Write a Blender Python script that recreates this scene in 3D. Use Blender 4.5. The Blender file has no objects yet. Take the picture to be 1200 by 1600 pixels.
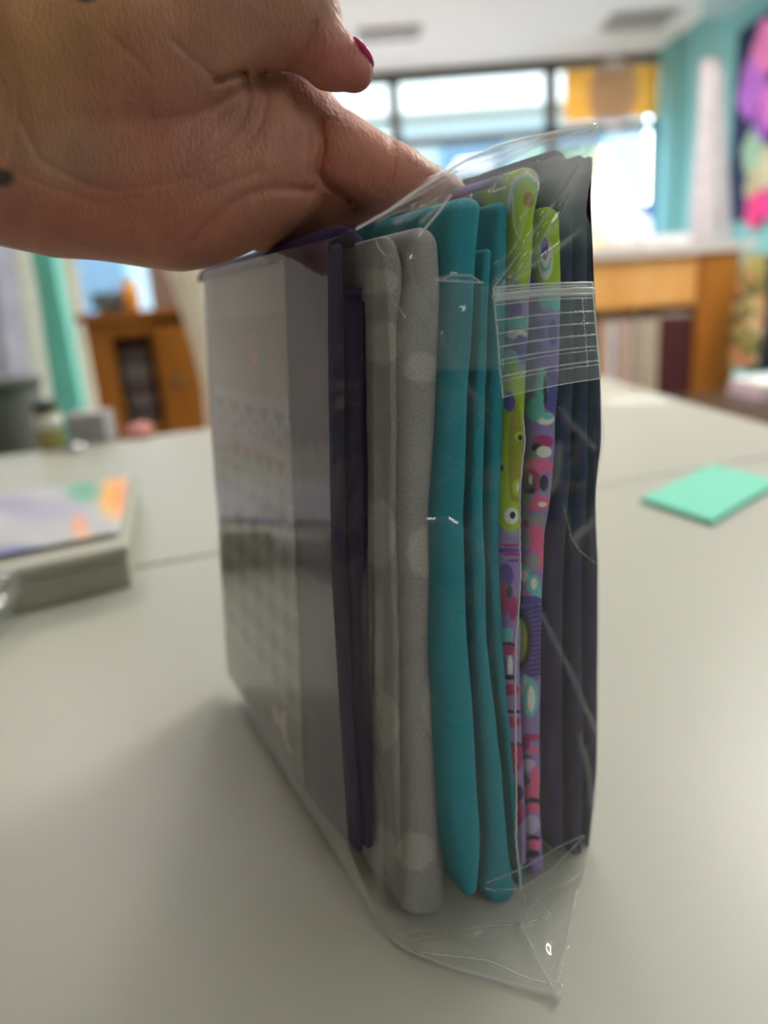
import bpy, bmesh, math, random
import numpy as np
import openvdb
from mathutils import Matrix, Vector

random.seed(7); RNG = np.random.default_rng(7)
scn = bpy.context.scene
COL = scn.collection

# ------------------------------------------------------------------ camera
FPX, PITCH, ROLL, CAMH = 1109.0, math.radians(16.6), math.radians(4.3), 0.2
C = np.array([0, 0, CAMH])
_U0 = np.array([0, math.sin(PITCH), math.cos(PITCH)])
F = np.array([0, math.cos(PITCH), -math.sin(PITCH)])
R = math.cos(ROLL) * np.array([1., 0, 0]) - math.sin(ROLL) * _U0
U = math.sin(ROLL) * np.array([1., 0, 0]) + math.cos(ROLL) * _U0
cam = bpy.data.cameras.new('camera')
camo = bpy.data.objects.new('camera', cam); COL.objects.link(camo)
camo.matrix_world = Matrix(((R[0], U[0], -F[0], 0), (R[1], U[1], -F[1], 0), (R[2], U[2], -F[2], CAMH), (0, 0, 0, 1)))
cam.sensor_fit = 'VERTICAL'; cam.sensor_height = 36; cam.sensor_width = 27
cam.lens = 36 * FPX / 1600
cam.clip_start = 0.01; cam.clip_end = 200
cam.dof.use_dof = True; cam.dof.focus_distance = 0.205; cam.dof.aperture_fstop = 5.2
scn.camera = camo

# ------------------------------------------------------------------ world, lights, exposure
SKY_STRENGTH = 1.5
LAMP_STRENGTH = 27.0
scn.view_settings.view_transform = 'Standard'; scn.view_settings.look = 'None'
scn.view_settings.gamma = 1.0; scn.view_settings.use_curve_mapping = False
scn.view_settings.exposure = 0.24
wd = bpy.data.worlds.new('world'); scn.world = wd; wd.use_nodes = True
wn = wd.node_tree.nodes; wl = wd.node_tree.links
sky = wn.new('ShaderNodeTexSky'); sky.sky_type = 'NISHITA'; sky.sun_disc = False
sky.sun_elevation = math.radians(48); sky.sun_rotation = math.radians(60); sky.air_density = 1.2; sky.dust_density = 2.0
wl.new(sky.outputs[0], wn['Background'].inputs[0]); wn['Background'].inputs[1].default_value = SKY_STRENGTH
sun = bpy.data.lights.new('sun', 'SUN'); sun.energy = 1.5; sun.angle = 0.01; sun.color = (1, .93, .82)
suno = bpy.data.objects.new('sun', sun); COL.objects.link(suno)
suno.rotation_euler = (math.radians(48), 0, math.radians(25))
scn.cycles.transparent_max_bounces = 32
scn.cycles.max_bounces = 10
scn.cycles.sample_clamp_indirect = 6.0

# ------------------------------------------------------------------ picture geometry helpers
def ray(x, y): return F + R * (x - 600) / FPX - U * (y - 800) / FPX
def onz(x, y, z=0.):
    r = ray(x, y); return C + r * (z - CAMH) / r[2]
def aty(x, y, Y):
    r = ray(x, y); return C + r * Y / r[1]
def atx(x, y, X):
    r = ray(x, y); return C + r * X / r[0]
def atd(x, y, D): return C + ray(x, y) * D
def rays(x, y):
    x = np.asarray(x, float); y = np.asarray(y, float)
    return F + R * ((x - 600) / FPX)[..., None] - U * ((y - 800) / FPX)[..., None]
def project(P):
    v = P - C; z = v @ F
    return 600 + FPX * (v @ R) / z, 800 - FPX * (v @ U) / z
# pack frame: origin at its near left foot, e_d runs back along its side, e_u across its front
ORG = onz(600, 1455)
e_d = np.array([-.4368, .8996, 0]); e_d /= np.linalg.norm(e_d)
e_u = np.array([e_d[1], -e_d[0], 0]); e_z = np.array([0, 0, 1.])
def W(u, d, z): return ORG + e_u * u + e_d * d + e_z * z
def onfront(x, y, o):
    r = rays(x, y); o = np.asarray(o, float)
    t = ((ORG - C) @ e_d + o) / (r @ e_d)
    return C + r * t[..., None]

# ------------------------------------------------------------------ colour + material helpers
def lin(c):
    c = np.asarray(c, float) / 255.
    return np.where(c <= .04045, c / 12.92, ((c + .055) / 1.055) ** 2.4)
def rgba(c): return (*[float(v) for v in lin(c)], 1.0)
MATS = {}
def mat(name, col, rough=.5, metal=0., var=.12, scale=40., bump=.0, spec=.5, coat=0.):
    """principled surface with a little procedural mottling"""
    if name in MATS: return MATS[name]
    m = bpy.data.materials.new(name); m.use_nodes = True
    n, l = m.node_tree.nodes, m.node_tree.links; b = n['Principled BSDF']
    tc = n.new('ShaderNodeTexCoord'); nz = n.new('ShaderNodeTexNoise')
    nz.inputs['Scale'].default_value = scale; nz.inputs['Detail'].default_value = 4
    l.new(tc.outputs['Object'], nz.inputs['Vector'])
    mr = n.new('ShaderNodeMapRange'); mr.inputs['To Min'].default_value = 1 - var; mr.inputs['To Max'].default_value = 1 + var
    l.new(nz.outputs['Fac'], mr.inputs['Value'])
    mx = n.new('ShaderNodeMix'); mx.data_type = 'RGBA'; mx.blend_type = 'MULTIPLY'; mx.inputs['Factor'].default_value = 1
    mx.inputs[6].default_value = rgba(col); l.new(mr.outputs[0], mx.inputs[7]); l.new(mx.outputs[2], b.inputs['Base Color'])
    b.inputs['Roughness'].default_value = rough; b.inputs['Metallic'].default_value = metal
    b.inputs['Specular IOR Level'].default_value = spec; b.inputs['Coat Weight'].default_value = coat
    if bump:
        bp = n.new('ShaderNodeBump'); bp.inputs['Strength'].default_value = bump; bp.inputs['Distance'].default_value = .002
        l.new(nz.outputs['Fac'], bp.inputs['Height']); l.new(bp.outputs[0], b.inputs['Normal'])
    MATS[name] = m; return m
def wood_mat(name, c1, c2, rough=.45):
    if name in MATS: return MATS[name]
    m = bpy.data.materials.new(name); m.use_nodes = True
    n, l = m.node_tree.nodes, m.node_tree.links; b = n['Principled BSDF']
    tc = n.new('ShaderNodeTexCoord'); mp = n.new('ShaderNodeMapping'); mp.inputs['Scale'].default_value = (9, 9, .9)
    nz = n.new('ShaderNodeTexNoise'); nz.inputs['Scale'].default_value = 3; nz.inputs['Detail'].default_value = 6
    l.new(tc.outputs['Object'], mp.inputs[0]); l.new(mp.outputs[0], nz.inputs['Vector'])
    rp = n.new('ShaderNodeValToRGB'); rp.color_ramp.elements[0].color = rgba(c1); rp.color_ramp.elements[1].color = rgba(c2)
    rp.color_ramp.elements[0].position = .3; rp.color_ramp.elements[1].position = .7
    l.new(nz.outputs['Fac'], rp.inputs[0]); l.new(rp.outputs[0], b.inputs['Base Color'])
    b.inputs['Roughness'].default_value = rough
    MATS[name] = m; return m
def print_mat(name, rough=.8, weave=0., sheen=0., spec=.3, sss=0.):
    """surface coloured by its own printed colours (attribute Col), optional woven thread relief from UV in thread units"""
    if name in MATS: return MATS[name]
    m = bpy.data.materials.new(name); m.use_nodes = True
    n, l = m.node_tree.nodes, m.node_tree.links; b = n['Principled BSDF']
    at = n.new('ShaderNodeAttribute'); at.attribute_name = 'Col'
    out = at.outputs['Color']
    b.inputs['Roughness'].default_value = rough; b.inputs['Specular IOR Level'].default_value = spec
    if sheen: b.inputs['Sheen Weight'].default_value = sheen
    if weave:
        uv = n.new('ShaderNodeUVMap'); sp = n.new('ShaderNodeSeparateXYZ'); l.new(uv.outputs[0], sp.inputs[0])
        nz = n.new('ShaderNodeTexNoise'); nz.inputs['Scale'].default_value = .9; nz.inputs['Detail'].default_value = 2
        l.new(uv.outputs[0], nz.inputs['Vector'])
        def sn(sock):
            a = n.new('ShaderNodeMath'); a.operation = 'MULTIPLY'; a.inputs[1].default_value = 2 * math.pi; l.new(sock, a.inputs[0])
            s = n.new('ShaderNodeMath'); s.operation = 'SINE'; l.new(a.outputs[0], s.inputs[0]); return s.outputs[0]
        p = n.new('ShaderNodeMath'); p.operation = 'MULTIPLY'; l.new(sn(sp.outputs[0]), p.inputs[0]); l.new(sn(sp.outputs[1]), p.inputs[1])
        ad = n.new('ShaderNodeMath'); ad.operation = 'MULTIPLY_ADD'; l.new(nz.outputs['Fac'], ad.inputs[0]); ad.inputs[1].default_value = 1.2; l.new(p.outputs[0], ad.inputs[2])
        mr = n.new('ShaderNodeMapRange'); mr.inputs['From Min'].default_value = -.7; mr.inputs['From Max'].default_value = 1.8
        mr.inputs['To Min'].default_value = 1 - weave; mr.inputs['To Max'].default_value = 1 + weave * .8; l.new(ad.outputs[0], mr.inputs['Value'])
        mx = n.new('ShaderNodeMix'); mx.data_type = 'RGBA'; mx.blend_type = 'MULTIPLY'; mx.inputs['Factor'].default_value = 1
        l.new(out, mx.inputs[6]); l.new(mr.outputs[0], mx.inputs[7]); out = mx.outputs[2]
        bp = n.new('ShaderNodeBump'); bp.inputs['Strength'].default_value = .35; bp.inputs['Distance'].default_value = .0002
        l.new(ad.outputs[0], bp.inputs['Height']); l.new(bp.outputs[0], b.inputs['Normal'])
    if sss:
        b.inputs['Subsurface Weight'].default_value = sss; b.inputs['Subsurface Radius'].default_value = (.006, .0025, .0012); b.inputs['Subsurface Scale'].default_value = 1.0
    l.new(out, b.inputs['Base Color'])
    MATS[name] = m; return m
def film_mat(name, haze=.03, rough=.05, wob=.25, wscale=60., tint=(.97, .97, .975), gain=1.0):
    """thin clear plastic film: see-through, glossy towards grazing, whitened where it is creased (attribute haze)"""
    if name in MATS: return MATS[name]
    m = bpy.data.materials.new(name); m.use_nodes = True
    n, l = m.node_tree.nodes, m.node_tree.links; n.remove(n['Principled BSDF']); o = n['Material Output']
    tc = n.new('ShaderNodeTexCoord'); nz = n.new('ShaderNodeTexNoise'); nz.inputs['Scale'].default_value = wscale; nz.inputs['Detail'].default_value = 3
    l.new(tc.outputs['Object'], nz.inputs['Vector'])
    bp = n.new('ShaderNodeBump'); bp.inputs['Strength'].default_value = wob; bp.inputs['Distance'].default_value = .002; l.new(nz.outputs['Fac'], bp.inputs['Height'])
    lw = n.new('ShaderNodeLayerWeight'); lw.inputs['Blend'].default_value = .5; l.new(bp.outputs[0], lw.inputs['Normal'])
    pw = n.new('ShaderNodeMath'); pw.operation = 'POWER'; pw.inputs[1].default_value = 3.6; l.new(lw.outputs['Facing'], pw.inputs[0])
    ma = n.new('ShaderNodeMath'); ma.operation = 'MULTIPLY_ADD'; ma.inputs[1].default_value = .8 * gain; ma.inputs[2].default_value = .075 * gain; ma.use_clamp = True
    l.new(pw.outputs[0], ma.inputs[0])
    tr = n.new('ShaderNodeBsdfTransparent'); tr.inputs[0].default_value = (*tint, 1)
    gl = n.new('ShaderNodeBsdfGlossy'); gl.inputs['Roughness'].default_value = rough; gl.inputs[0].default_value = (1, 1, 1, 1); l.new(bp.outputs[0], gl.inputs['Normal'])
    m1 = n.new('ShaderNodeMixShader'); l.new(ma.outputs[0], m1.inputs[0]); l.new(tr.outputs[0], m1.inputs[1]); l.new(gl.outputs[0], m1.inputs[2])
    df = n.new('ShaderNodeBsdfDiffuse'); df.inputs[0].default_value = (.9, .9, .92, 1)
    tl = n.new('ShaderNodeBsdfTranslucent'); tl.inputs[0].default_value = (.9, .9, .92, 1)
    m2 = n.new('ShaderNodeMixShader'); m2.inputs[0].default_value = .5; l.new(df.outputs[0], m2.inputs[1]); l.new(tl.outputs[0], m2.inputs[2])
    at = n.new('ShaderNodeAttribute'); at.attribute_name = 'haze'
    ah = n.new('ShaderNodeMath'); ah.operation = 'ADD'; ah.use_clamp = True; ah.inputs[1].default_value = haze; l.new(at.outputs['Fac'], ah.inputs[0])
    m3 = n.new('ShaderNodeMixShader'); l.new(ah.outputs[0], m3.inputs[0]); l.new(m1.outputs[0], m3.inputs[1]); l.new(m2.outputs[0], m3.inputs[2])
    l.new(m3.outputs[0], o.inputs['Surface'])
    MATS[name] = m; return m
def glass_mat(name, tint=(.96, .98, .98)):
    return film_mat(name, haze=.0, rough=.02, wob=.0, tint=tint, gain=.5)
def thin_cloth(name, col):
    m = bpy.data.materials.new(name); m.use_nodes = True; n, l = m.node_tree.nodes, m.node_tree.links; n.remove(n['Principled BSDF'])
    tc = n.new('ShaderNodeTexCoord'); nz = n.new('ShaderNodeTexNoise'); nz.inputs['Scale'].default_value = 12; l.new(tc.outputs['Object'], nz.inputs['Vector'])
    mr = n.new('ShaderNodeMapRange'); mr.inputs['To Min'].default_value = .85; mr.inputs['To Max'].default_value = 1.1; l.new(nz.outputs['Fac'], mr.inputs['Value'])
    mx = n.new('ShaderNodeMix'); mx.data_type = 'RGBA'; mx.blend_type = 'MULTIPLY'; mx.inputs['Factor'].default_value = 1; mx.inputs[6].default_value = rgba(col); l.new(mr.outputs[0], mx.inputs[7])
    a, b = n.new('ShaderNodeBsdfDiffuse'), n.new('ShaderNodeBsdfTranslucent'); x = n.new('ShaderNodeMixShader'); x.inputs[0].default_value = .5
    for q in (a, b): l.new(mx.outputs[2], q.inputs[0])
    l.new(a.outputs[0], x.inputs[1]); l.new(b.outputs[0], x.inputs[2]); l.new(x.outputs[0], n['Material Output'].inputs['Surface']); return m
def floral_mat():
    m = bpy.data.materials.new('floral_cloth'); m.use_nodes = True; n, l = m.node_tree.nodes, m.node_tree.links; b = n['Principled BSDF']
    tc = n.new('ShaderNodeTexCoord'); vz = n.new('ShaderNodeTexVoronoi'); vz.inputs['Scale'].default_value = 26; l.new(tc.outputs['Object'], vz.inputs['Vector'])
    sp = n.new('ShaderNodeSeparateXYZ'); l.new(vz.outputs['Color'], sp.inputs[0]); rp = n.new('ShaderNodeValToRGB'); rp.color_ramp.interpolation = 'CONSTANT'
    e = rp.color_ramp.elements; e[0].color = rgba((122, 112, 58)); e[1].position = .35; e[1].color = rgba((206, 140, 100))
    for p, c in ((.55, (176, 160, 96)), (.7, (66, 78, 50)), (.85, (216, 186, 140))): q = e.new(p); q.color = rgba(c)
    l.new(sp.outputs[0], rp.inputs[0]); l.new(rp.outputs[0], b.inputs['Base Color']); b.inputs['Roughness'].default_value = .85; return m
def glow_mat(name, col, st):
    m = bpy.data.materials.new(name); m.use_nodes = True
    b = m.node_tree.nodes['Principled BSDF']; b.inputs['Base Color'].default_value = rgba(col)
    b.inputs['Emission Color'].default_value = rgba(col); b.inputs['Emission Strength'].default_value = st; return m

# ------------------------------------------------------------------ object helpers
def tag(o, label=None, cat=None, group=None, kind=None):
    if label: o['label'] = label
    if cat: o['category'] = cat
    if group: o['group'] = group
    if kind: o['kind'] = kind
    return o
def thing(name, label, cat, loc=(0, 0, 0), group=None):
    o = bpy.data.objects.new(name, None); COL.objects.link(o); o.location = [float(v) for v in loc]; o.empty_display_size = .05
    return tag(o, label, cat, group)
def link(name, me, parent=None):
    o = bpy.data.objects.new(name, me); COL.objects.link(o)
    if parent is not None:
        o.parent = parent; o.matrix_parent_inverse = Matrix.Translation(parent.location).inverted()
        if parent.parent is not None: o.matrix_parent_inverse = Matrix.Identity(4)
    return o
def mesh(name, V, Fc, m, parent=None, smooth=True, col=None, uv=None, haze=None):
    me = bpy.data.meshes.new(name); me.from_pydata([tuple(map(float, v)) for v in V], [], [tuple(map(int, f)) for f in Fc]); me.update()
    if m: me.materials.append(m)
    if smooth: me.polygons.foreach_set('use_smooth', [True] * len(me.polygons))
    if col is not None:
        a = me.attributes.new('Col', 'FLOAT_COLOR', 'POINT'); c4 = np.ones((len(V), 4), np.float32); c4[:, :3] = col
        a.data.foreach_set('color', c4.ravel())
    if haze is not None:
        a = me.attributes.new('haze', 'FLOAT', 'POINT'); a.data.foreach_set('value', np.asarray(haze, np.float32).ravel())
    if uv is not None:
        lay = me.uv_layers.new(name='UVMap'); idx = np.zeros(len(me.loops), np.int32); me.loops.foreach_get('vertex_index', idx)
        lay.data.foreach_set('uv', np.asarray(uv, np.float32)[idx].ravel())
    return link(name, me, parent)
def grid_faces(nr, nc, wrap=False):
    f = []
    for i in range(nr - 1):
        for j in range(nc if wrap else nc - 1):
            a, b = i * nc + j, i * nc + (j + 1) % nc
            f.append((a, b, b + nc, a + nc))
    return f
def bm_obj(name, bm, m, parent=None, smooth=False):
    me = bpy.data.meshes.new(name); bm.normal_update(); bm.to_mesh(me); bm.free()
    if m: me.materials.append(m)
    if smooth: me.polygons.foreach_set('use_smooth', [True] * len(me.polygons))
    return link(name, me, parent)
def box(name, lo, hi, m, parent=None, bev=.0, segs=2):
    bm = bmesh.new(); bmesh.ops.create_cube(bm, size=1)
    lo = np.minimum(lo, hi); hi2 = np.maximum(lo, hi)
    lo, hi = np.array(lo, float), np.array(hi2, float)
    for v in bm.verts: v.co = Vector(tuple((lo + hi) / 2 + np.array(v.co) * (hi - lo)))
    if bev: bmesh.ops.bevel(bm, geom=bm.edges[:], offset=bev, segments=segs, affect='EDGES', profile=.5)
    return bm_obj(name, bm, m, parent, smooth=False)
def prism(name, pts, z0, z1, m, parent=None, bev=0.):
    bm = bmesh.new(); f = bm.faces.new([bm.verts.new((p[0], p[1], z0)) for p in pts])
    bmesh.ops.recalc_face_normals(bm, faces=[f])
    g = bmesh.ops.extrude_face_region(bm, geom=[f])
    for v in [e for e in g['geom'] if isinstance(e, bmesh.types.BMVert)]: v.co.z = z1
    bmesh.ops.recalc_face_normals(bm, faces=bm.faces[:])
    if bev: bmesh.ops.bevel(bm, geom=bm.edges[:], offset=bev, segments=2, affect='EDGES', profile=.5)
    return bm_obj(name, bm, m, parent)
def lathe(name, prof, loc, m, parent=None, n=24):
    V = []; 
    for r, z in prof:
        for k in range(n): V.append((loc[0] + r * math.cos(2 * math.pi * k / n), loc[1] + r * math.sin(2 * math.pi * k / n), loc[2] + z))
    Fc = grid_faces(len(prof), n, True) + [tuple(range(n))[::-1], tuple(range((len(prof) - 1) * n, len(prof) * n))]
    return mesh(name, V, Fc, m, parent)
def tube(name, pts, rad, m, parent=None, n=8, haze=None):
    pts = np.asarray(pts, float); rad = np.broadcast_to(rad, len(pts)); V = []
    for i, p in enumerate(pts):
        t = pts[min(i + 1, len(pts) - 1)] - pts[max(i - 1, 0)]; t /= np.linalg.norm(t) + 1e-12
        a = np.cross(t, [0, 0, 1.]) if abs(t[2]) < .9 else np.cross(t, [1., 0, 0]); a /= np.linalg.norm(a); b = np.cross(t, a)
        for k in range(n): V.append(p + rad[i] * (a * math.cos(2 * math.pi * k / n) + b * math.sin(2 * math.pi * k / n)))
    Fc = grid_faces(len(pts), n, True) + [tuple(range(n))[::-1], tuple(range((len(pts) - 1) * n, len(pts) * n))]
    return mesh(name, V, Fc, m, parent, haze=None if haze is None else np.full(len(V), haze))
def ellipsoid(name, c, r, m, parent=None, n=16, axes=None):
    V = []; A = np.eye(3) if axes is None else np.array(axes)
    for i in range(n // 2 + 1):
        th = math.pi * i / (n // 2)
        for k in range(n):
            p = np.array([r[0] * math.sin(th) * math.cos(2 * math.pi * k / n), r[1] * math.sin(th) * math.sin(2 * math.pi * k / n), r[2] * math.cos(th)])
            V.append(np.asarray(c) + p @ A)
    return mesh(name, V, grid_faces(n // 2 + 1, n, True), m, parent)
def polyval(pts, y):
    pts = np.asarray(pts, float); return np.interp(y, pts[:, 1], pts[:, 0])
def segdist(x, y, pts):
    """distance in the plane from points to a polyline"""
    best = np.full(np.shape(x), 1e9)
    for (x0, y0), (x1, y1) in zip(pts[:-1], pts[1:]):
        dx, dy = x1 - x0, y1 - y0; t = np.clip(((x - x0) * dx + (y - y0) * dy) / (dx * dx + dy * dy + 1e-9), 0, 1)
        best = np.minimum(best, np.hypot(x - x0 - t * dx, y - y0 - t * dy))
    return best
def smooth_noise(shape, cell, seed):
    g = np.random.default_rng(seed); n0, n1 = int(shape[0] / cell) + 4, int(shape[1] / cell) + 4
    a = g.standard_normal((n0, n1)); yi = np.arange(shape[0]) / cell; xi = np.arange(shape[1]) / cell
    def s(t): return t * t * (3 - 2 * t)
    y0, x0 = yi.astype(int), xi.astype(int); fy, fx = s(yi - y0)[:, None], s(xi - x0)[None]
    return (a[y0][:, x0] * (1 - fy) * (1 - fx) + a[y0 + 1][:, x0] * fy * (1 - fx) + a[y0][:, x0 + 1] * (1 - fy) * fx + a[y0 + 1][:, x0 + 1] * fy * fx)

# ================================================================== THE ROOM
ZF, ZC, YB, XR, XL, YN = -.90, 1.93, 6.4, 2.48, -3.6, -2.6
M_wall = mat('painted_wall', (150, 140, 132), .8); M_teal = mat('teal_paint', (126, 186, 182), .6); M_tealdk = mat('teal_paint_deep', (92, 172, 156), .6)
M_ceil = mat('ceiling_paint', (246, 236, 229), .9, var=.03, scale=8); M_floor = mat('floor_vinyl', (196, 186, 172), .45, scale=6)
M_frame = mat('bronze_frame', (92, 86, 76), .5); M_cream = mat('cream_paint', (226, 220, 202), .7)
M_white = mat('white_paint', (228, 226, 220), .6); M_glass = glass_mat('window_glass')
def struct(o): o['kind'] = 'structure'; return o
struct(box('floor', (XL - .1, YN - .1, ZF - .1), (XR + .1, YB + .1, ZF), M_floor))
struct(box('ceiling', (XL - .1, YN - .1, ZC), (XR + .1, YB + .1, ZC + .1), M_ceil))
struct(box('wall_right', (XR, YN, ZF), (XR + .1, YB, ZC), M_teal))
struct(box('wall_near', (XL, YN - .1, ZF), (XR, YN, ZC), M_wall))
# left wall with two daylight openings, back wall as sill + piers + header
lw = struct(box('wall_left', (XL - .1, YN, ZF), (XL, YB, -.1), M_wall))
box('header', (XL - .1, YN, 1.55), (XL, YB, ZC), M_wall, lw)
for a, b in ((YN, YB),): box('pier', (XL - .1, a, -.1), (XL, b, 1.55), M_wall, lw)
wbk = struct(box('wall_back', (XL, YB, ZF), (XR, YB + .1, -.35), M_cream))
for i, (a, b) in enumerate(()):
    w = struct(box('window_%d' % (i + 4), (XL - .06, a, -.1), (XL - .05, b, 1.55), M_glass))
    for yy in (a, b - .05): box('window_frame', (XL - .09, yy, -.1), (XL - .02, yy + .05, 1.55), M_frame, w)
XW = [-3.6, -1.45, .33, 1.60, 2.48]
zt = 1.86
box('header', (XL, YB, zt), (XR, YB + .1, ZC), M_frame, wbk)
for i in range(4):
    x0, x1 = XW[i], XW[i + 1]
    w = struct(box('window_%d' % (i + 1), (x0 + .03, YB + .05, -.35), (x1 - .03, YB + .06, zt), M_glass))
    fw = .045 if i else .03
    for xa in (x0, x1 - fw): box('window_frame', (xa, YB + .01, -.35), (xa + fw, YB + .09, zt), M_frame, w)
    box('window_frame', (x0, YB + .01, -.35), (x1, YB + .09, -.29), M_frame, w)
    box('transom', (x0, YB + .01, 1.42 if i < 2 else 1.38), (x1, YB + .09, 1.46 if i < 2 else 1.44), M_frame, w)
# teal column in the back corner, teal post by the left windows, pale soffit over the right wall
P = aty(1038, 240, 6.2); Q = aty(1082, 240, 6.2)
struct(box('trim_1', (P[0], 6.0, ZF), (Q[0] + .02, 6.38, ZC), M_teal))
P = aty(58, 500, 4.6); Q = aty(112, 500, 4.6)
struct(box('trim_2', (P[0], 4.5, ZF), (Q[0], 4.75, ZC), M_tealdk))
struct(box('trim_3', (XR - .22, YN, ZC - .16), (XR, 5.2, ZC), mat('soffit_paint', (176, 206, 202), .7)))
# ceiling lights, four unseen ones added to brighten shop and pack, and two air vents
M_fill = glow_mat('fill_diffuser', (255, 250, 242), LAMP_STRENGTH); M_lamp2 = glow_mat('lamp_diffuser_dim', (255, 250, 242), LAMP_STRENGTH * .20); M_fill_weak = glow_mat('fill_diffuser_weak', (255, 250, 242), LAMP_STRENGTH * .31); M_metal = mat('white_metal', (214, 210, 204), .4)
for i, (x, y) in enumerate(((.55, .75), (-1.3, 2.3), (1.6, 2.1), (.2, 3.9), (1.5, -1.5))):
    t = thing('ceiling_light', ['fluorescent ceiling panel above the right of the near table', 'unseen ceiling panel added to light the wooden cabinet', 'unseen ceiling panel added to light the oak counter front',
        'unseen ceiling panel added to brighten the back of the shop', 'unseen fill panel added behind the viewer on the right'][i], 'ceiling light', (x, y, ZC), 'ceiling light panels')
    box('diffuser', (x - .28, y - .58, ZC - .03), (x + .28, y + .58, ZC - .02), (M_lamp2, M_fill_weak, M_fill, M_fill, M_fill_weak)[i], t)
    for a, b in (((x - .32, y - .62), (x - .28, y + .62)), ((x + .28, y - .62), (x + .32, y + .62)), ((x - .28, y - .62), (x + .28, y - .58)), ((x - .28, y + .58), (x + .28, y + .62))):
        box('frame', (*a, ZC - .04), (*b, ZC), M_metal, t)
M_vent = mat('vent_grey', (176, 168, 160), .6)
for lab, p in (('grey slatted ceiling vent nearest the thumb', ((558, 62), (660, 38))), ('grey slatted ceiling vent above the yellow banner', ((935, 46), (1065, 12)))):
    def onc(x, y):
        r = ray(x, y); return C + r * (ZC - CAMH) / r[2]
    a, b = onc(*p[0]), onc(*p[1]); x0, x1 = sorted((a[0], b[0])); y0, y1 = sorted((a[1], b[1]))
    t = thing('air_vent', lab, 'vent', ((x0 + x1) / 2, (y0 + y1) / 2, ZC), 'ceiling vents')
    box('frame', (x0, y0, ZC - .012), (x1, y1, ZC), M_vent, t)
    for k in range(6):
        yy = y0 + (y1 - y0) * (k + .5) / 6; box('slat', (x0 + .03, yy - .02, ZC - .03), (x1 - .03, yy + .01, ZC - .012), M_vent, t)

# ---------------------------------------------------------------- outside the windows
struct(box('ground', (-25, YB + .3, -1.05), (30, 60, -1.0), mat('asphalt', (150, 150, 150), .9)))
t = thing('shop_building', 'cream shop front with teal windows across the street', 'building', (0, 17, -1))
def pb(name, x0, y0, x1, y1, Y, th, m, parent=None, bev=0.):
    ym = (y0 + y1) / 2; xm = (x0 + x1) / 2
    a = aty(x0, ym, Y)[0]; b = aty(x1, ym, Y)[0]; z1 = aty(xm, y0, Y)[2]; z0 = aty(xm, y1, Y)[2]
    return box(name, (a, Y, z0), (b, Y + th, z1), m, parent, bev)
za, zb = aty(700, 178, 17)[2], aty(700, 118, 17)[2]
box('facade', (-14, 17, -1), (6.3, 20, za), mat('grey_render', (158, 168, 164), .8), t)
box('fascia', (-14, 16.6, za), (6.3, 20, zb + .4), M_cream, t)
M_dkwin = mat('far_window', (70, 100, 116), .2)
for k in range(9):
    x = -13.3 + k * 2.15
    w = box('window', (x, 16.93, .2), (x + 1.5, 17.0, za - .5), mat('far_frame', (120, 160, 158), .5), t); box('pane', (x + .08, 16.9, .28), (x + 1.42, 16.93, za - .58), M_dkwin, w)
M_leaf = mat('leaf_green', (104, 134, 92), .8, var=.4, scale=3); M_bark = mat('bark', (92, 76, 62), .9)
for lab, x, y, h, r in (('rounded green tree outside behind the tip of the bag', 2.9, 11.5, 1.35, .75), ('low green bush outside the middle window', 1.0, 10.5, .45, .6), ('pale green tree far outside the left windows', -8.6, 14.5, 1.6, .8)):
    t = thing('tree', lab, 'tree', (x, y, -1)); lathe('trunk', [(.12, 0), (.09, h + .6)], (x, y, -1), M_bark, t)
    bm = bmesh.new(); bmesh.ops.create_icosphere(bm, subdivisions=4, radius=r)
    for v in bm.verts:
        k = 1 + .16 * math.sin(7 * v.co.x / r + 1) * math.sin(6 * v.co.y / r) + .12 * math.sin(11 * v.co.z / r) + random.uniform(-.06, .06)
        v.co = v.co * k + Vector((x, y, h))
    bm_obj('crown', bm, M_leaf, t, True)
# yellow banner with a grey round hanging inside the right window
t = thing('banner', 'yellow banner with a grey round hanging at the top of the right window', 'banner', (2, 6.3, 1.3))
pb('cloth', 882, 104, 1030, 186, 6.3, .012, thin_cloth('yellow_cloth', (250, 212, 128)), t)
P = aty(958, 146, 6.29)
bm = bmesh.new(); bmesh.ops.create_circle(bm, cap_ends=True, segments=32, radius=.22)
for v in bm.verts: v.co = Vector((P[0] + v.co.x * .9, 6.288, P[2] + v.co.y * 1.1))
bm_obj('round_patch', bm, thin_cloth('grey_cloth', (206, 194, 186)), t)

# ---------------------------------------------------------------- right side: counter, bolts, garments, quilt
M_oak = wood_mat('oak_front', (224, 156, 84), (240, 182, 112)); M_oak_shade = wood_mat('oak_shaded', (150, 88, 22), (178, 110, 34))  # second oak is a darker copy, shade of end panels and shelf in its colour
YC = 2.95
t = thing('counter', 'orange oak shop counter with an open shelf of bolts, right of the bag', 'counter', (1.1, YC, ZF))
zt1 = aty(1000, 402, YC)[2]
xa, xb = aty(640, 440, YC)[0], aty(1088, 440, YC)[0]; xc = aty(1150, 480, YC)[0]
zf = aty(1000, 480, YC)[2]
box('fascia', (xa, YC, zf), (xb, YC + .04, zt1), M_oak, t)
box('end_panel', (xb, YC - .01, ZF), (xc, YC + .75, zt1), M_oak_shade, t)
box('end_panel', (xa - .04, YC, ZF), (xa, YC + .75, zt1), M_oak_shade, t)
box('shelf', (xa, YC, aty(1000, 640, YC)[2] - .03), (xb, YC + .7, aty(1000, 640, YC)[2]), M_oak_shade, t)
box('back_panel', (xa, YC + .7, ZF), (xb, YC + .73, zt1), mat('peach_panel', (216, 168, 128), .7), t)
box('worktop', (xa - .06, YC - .02, zt1), (xc + .06, YC + .8, zt1 + .035), mat('worktop_laminate', (206, 196, 192), .18), t)
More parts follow.
